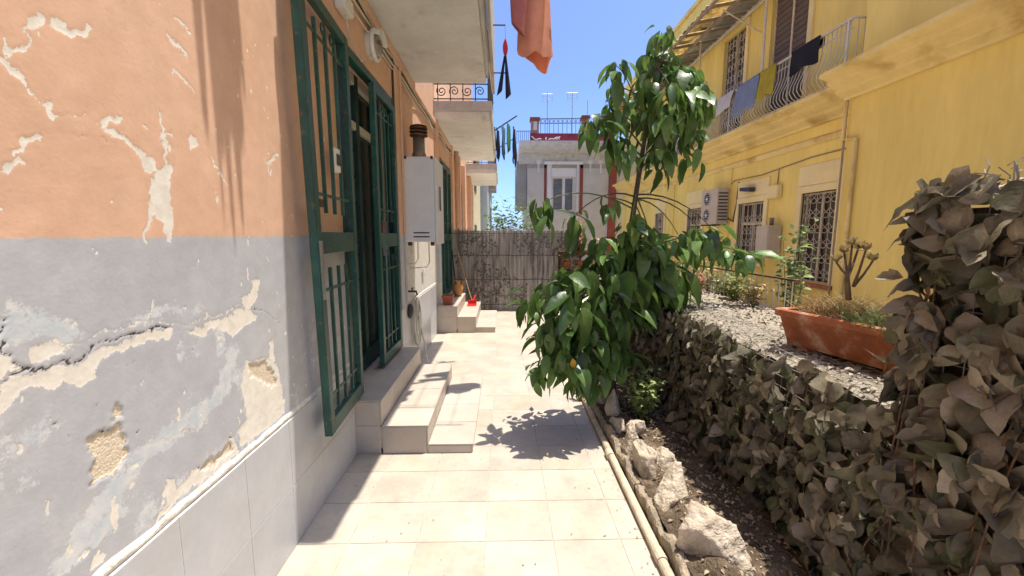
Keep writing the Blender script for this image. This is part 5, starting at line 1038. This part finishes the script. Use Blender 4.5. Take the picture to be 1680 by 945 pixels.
front('red_band', 892, 897, 270, 352, 0, .03, 'brick_red'); front('red_band', 950, 957, 270, 352, 0, .03, 'brick_red'); front('red_pilaster', 995, 1012, 265, 420, .0, .10, 'brick_red')
for x in (880, 965, 982): front('ornament', x, x + 7, 262.5, 269, 0, .06, 'white_win'); front('ornament_drop', x + 2, x + 5, 269, 284, 0, .045, 'white_win')
# roof terrace: burgundy band with white script, piers, railing
SGN = .55
a, b = gp(870, 236, SGN), gp(1000, 219, SGN); band = MB().bbox(a.x, b.x, F - SGN, F - SGN + .25, zt + .002, b.z, .01).build('sign_band', 'burgundy', gb); tag(band, 'burgundy band with white script lettering')
def script(pts): return [Vector((at(x, y, 1, F - SGN - .012))) for x, y in pts]
for pts in ([(872, 223.5), (874, 225), (877, 228), (880, 228.8), (883, 228), (886, 227)], [(886, 228.4), (887, 227.2), (888, 228.6)], [(896, 225), (895, 228), (897, 228.5)], [(900, 228.5), (903, 228), (906, 227), (908, 228.4), (911, 226.8), (913, 228.6), (915, 227)], [(918, 223.5), (916.5, 228.5), (918, 228)], [(919.5, 224), (919, 224.6)], [(910, 226.4), (914, 225.2), (918, 226)]):
    MB().tube(script(pts), .028, 5).build('script_stroke', 'paint_white', band)
def pier(x0, x1, y0): a, b = gp(x0, 222, .4), gp(x1, y0, .4); k = MB().bbox(a.x, b.x, F - .5, F - .05, zt + .003, b.z - .2, .01).build('pier', 'brick', gb); MB().bbox(a.x - .06, b.x + .06, F - .56, F + .01, b.z - .199, b.z, .01).build('pier_cap', 'brick_red', k); a, b = gp(x0 + 4, 214, .4), gp(x1 - 3, 200, .4); MB().bbox(a.x, b.x, F - .52, F - .501, a.z, b.z, .004).build('pier_panel', 'grey_wall', k)
pier(871, 884, 193); pier(955, 966, 190)
rl = MB().tube([gp(884, 195, .3), gp(956, 194, .3)], .025, 5).build('terrace_railing', 'iron', gb)
MB().tube([gp(884, 203, .3), gp(956, 202, .3)], .015, 4).build('rail', 'iron', rl)
for i in range(10): x = 887 + i * 7.2; MB().tube([gp(x, 195, .3), gp(x, 219, .3)], .015, 4).build('baluster', 'iron', rl); MB().tube([gp(x + 3.4 + 2.4 * math.cos(t), 199 + 3 * math.sin(t), .3) for t in np.linspace(0, 6.28, 11)[:-1]], .012, 4, close=True).build('ring', 'iron', rl)
rl = MB().tube([gp(847, 215, .3), gp(871, 215, .3)], .022, 5).build('side_railing', 'iron', gb)
for i in range(8): x = 848 + i * 3.1; MB().tube([gp(x, 215, .3), gp(x, 236, .3)], .014, 4).build('baluster', 'iron', rl)
def antenna(x, y0, y1, label, h):
    b_, t_ = gp(x, y1, -1.5), gp(x, y0, -1.5); an = thing('antenna', label, 'antenna', (b_.x, F + 1.5, zt)); MB().tube([(b_.x, F + 1.5, zt), t_], .022, 5).build('mast', 'steel', an)
    for k in range(h): z = t_.z - .08 - k * .17; wd = .34 - .03 * k; MB().tube([(t_.x - wd, F + 1.5 - .02, z), (t_.x + wd, F + 1.5 - .02, z)], .012, 4).build('element', 'steel', an)
    for s_ in (-1, 1): MB().tube([(t_.x + s_ * .3, F + 1.4, t_.z - .05), (t_.x + s_ * .3, F + 1.4, t_.z - .62)], .010, 4).build('reflector', 'steel', an)
antenna(898, 152, 226, 'left roof antenna on the grey building', 4); antenna(939, 150, 226, 'right roof antenna on the grey building, taller with more bars', 6)
o = thing('roof_frame', 'thin metal pole frame on the roof terrace beside the tree', 'frame', (gp(965, 200).x, F + 1, zt)); MB().tube([gp(964, 228, -1), gp(964, 165, -1), gp(993, 165, -1), gp(993, 228, -1)], .022, 5).build('pole', 'steel', o)
# a plain block behind the junction of the two buildings
ob = thing('house', 'grey and brown house corner seen between the grey and yellow buildings', 'house', (9, 33, -.3)); MB().box(8.4, 14, 31, 38, -.34, 5.2).build('wall', 'grey_wall', ob); MB().box(8.2, 14.2, 30.8, 38.2, 5.2, 5.5).build('roof', 'brick_red', ob); MB().bbox(9.0, 9.8, 30.96, 31.02, 2.5, 3.7, .01).build('window', 'shutter_g', ob)
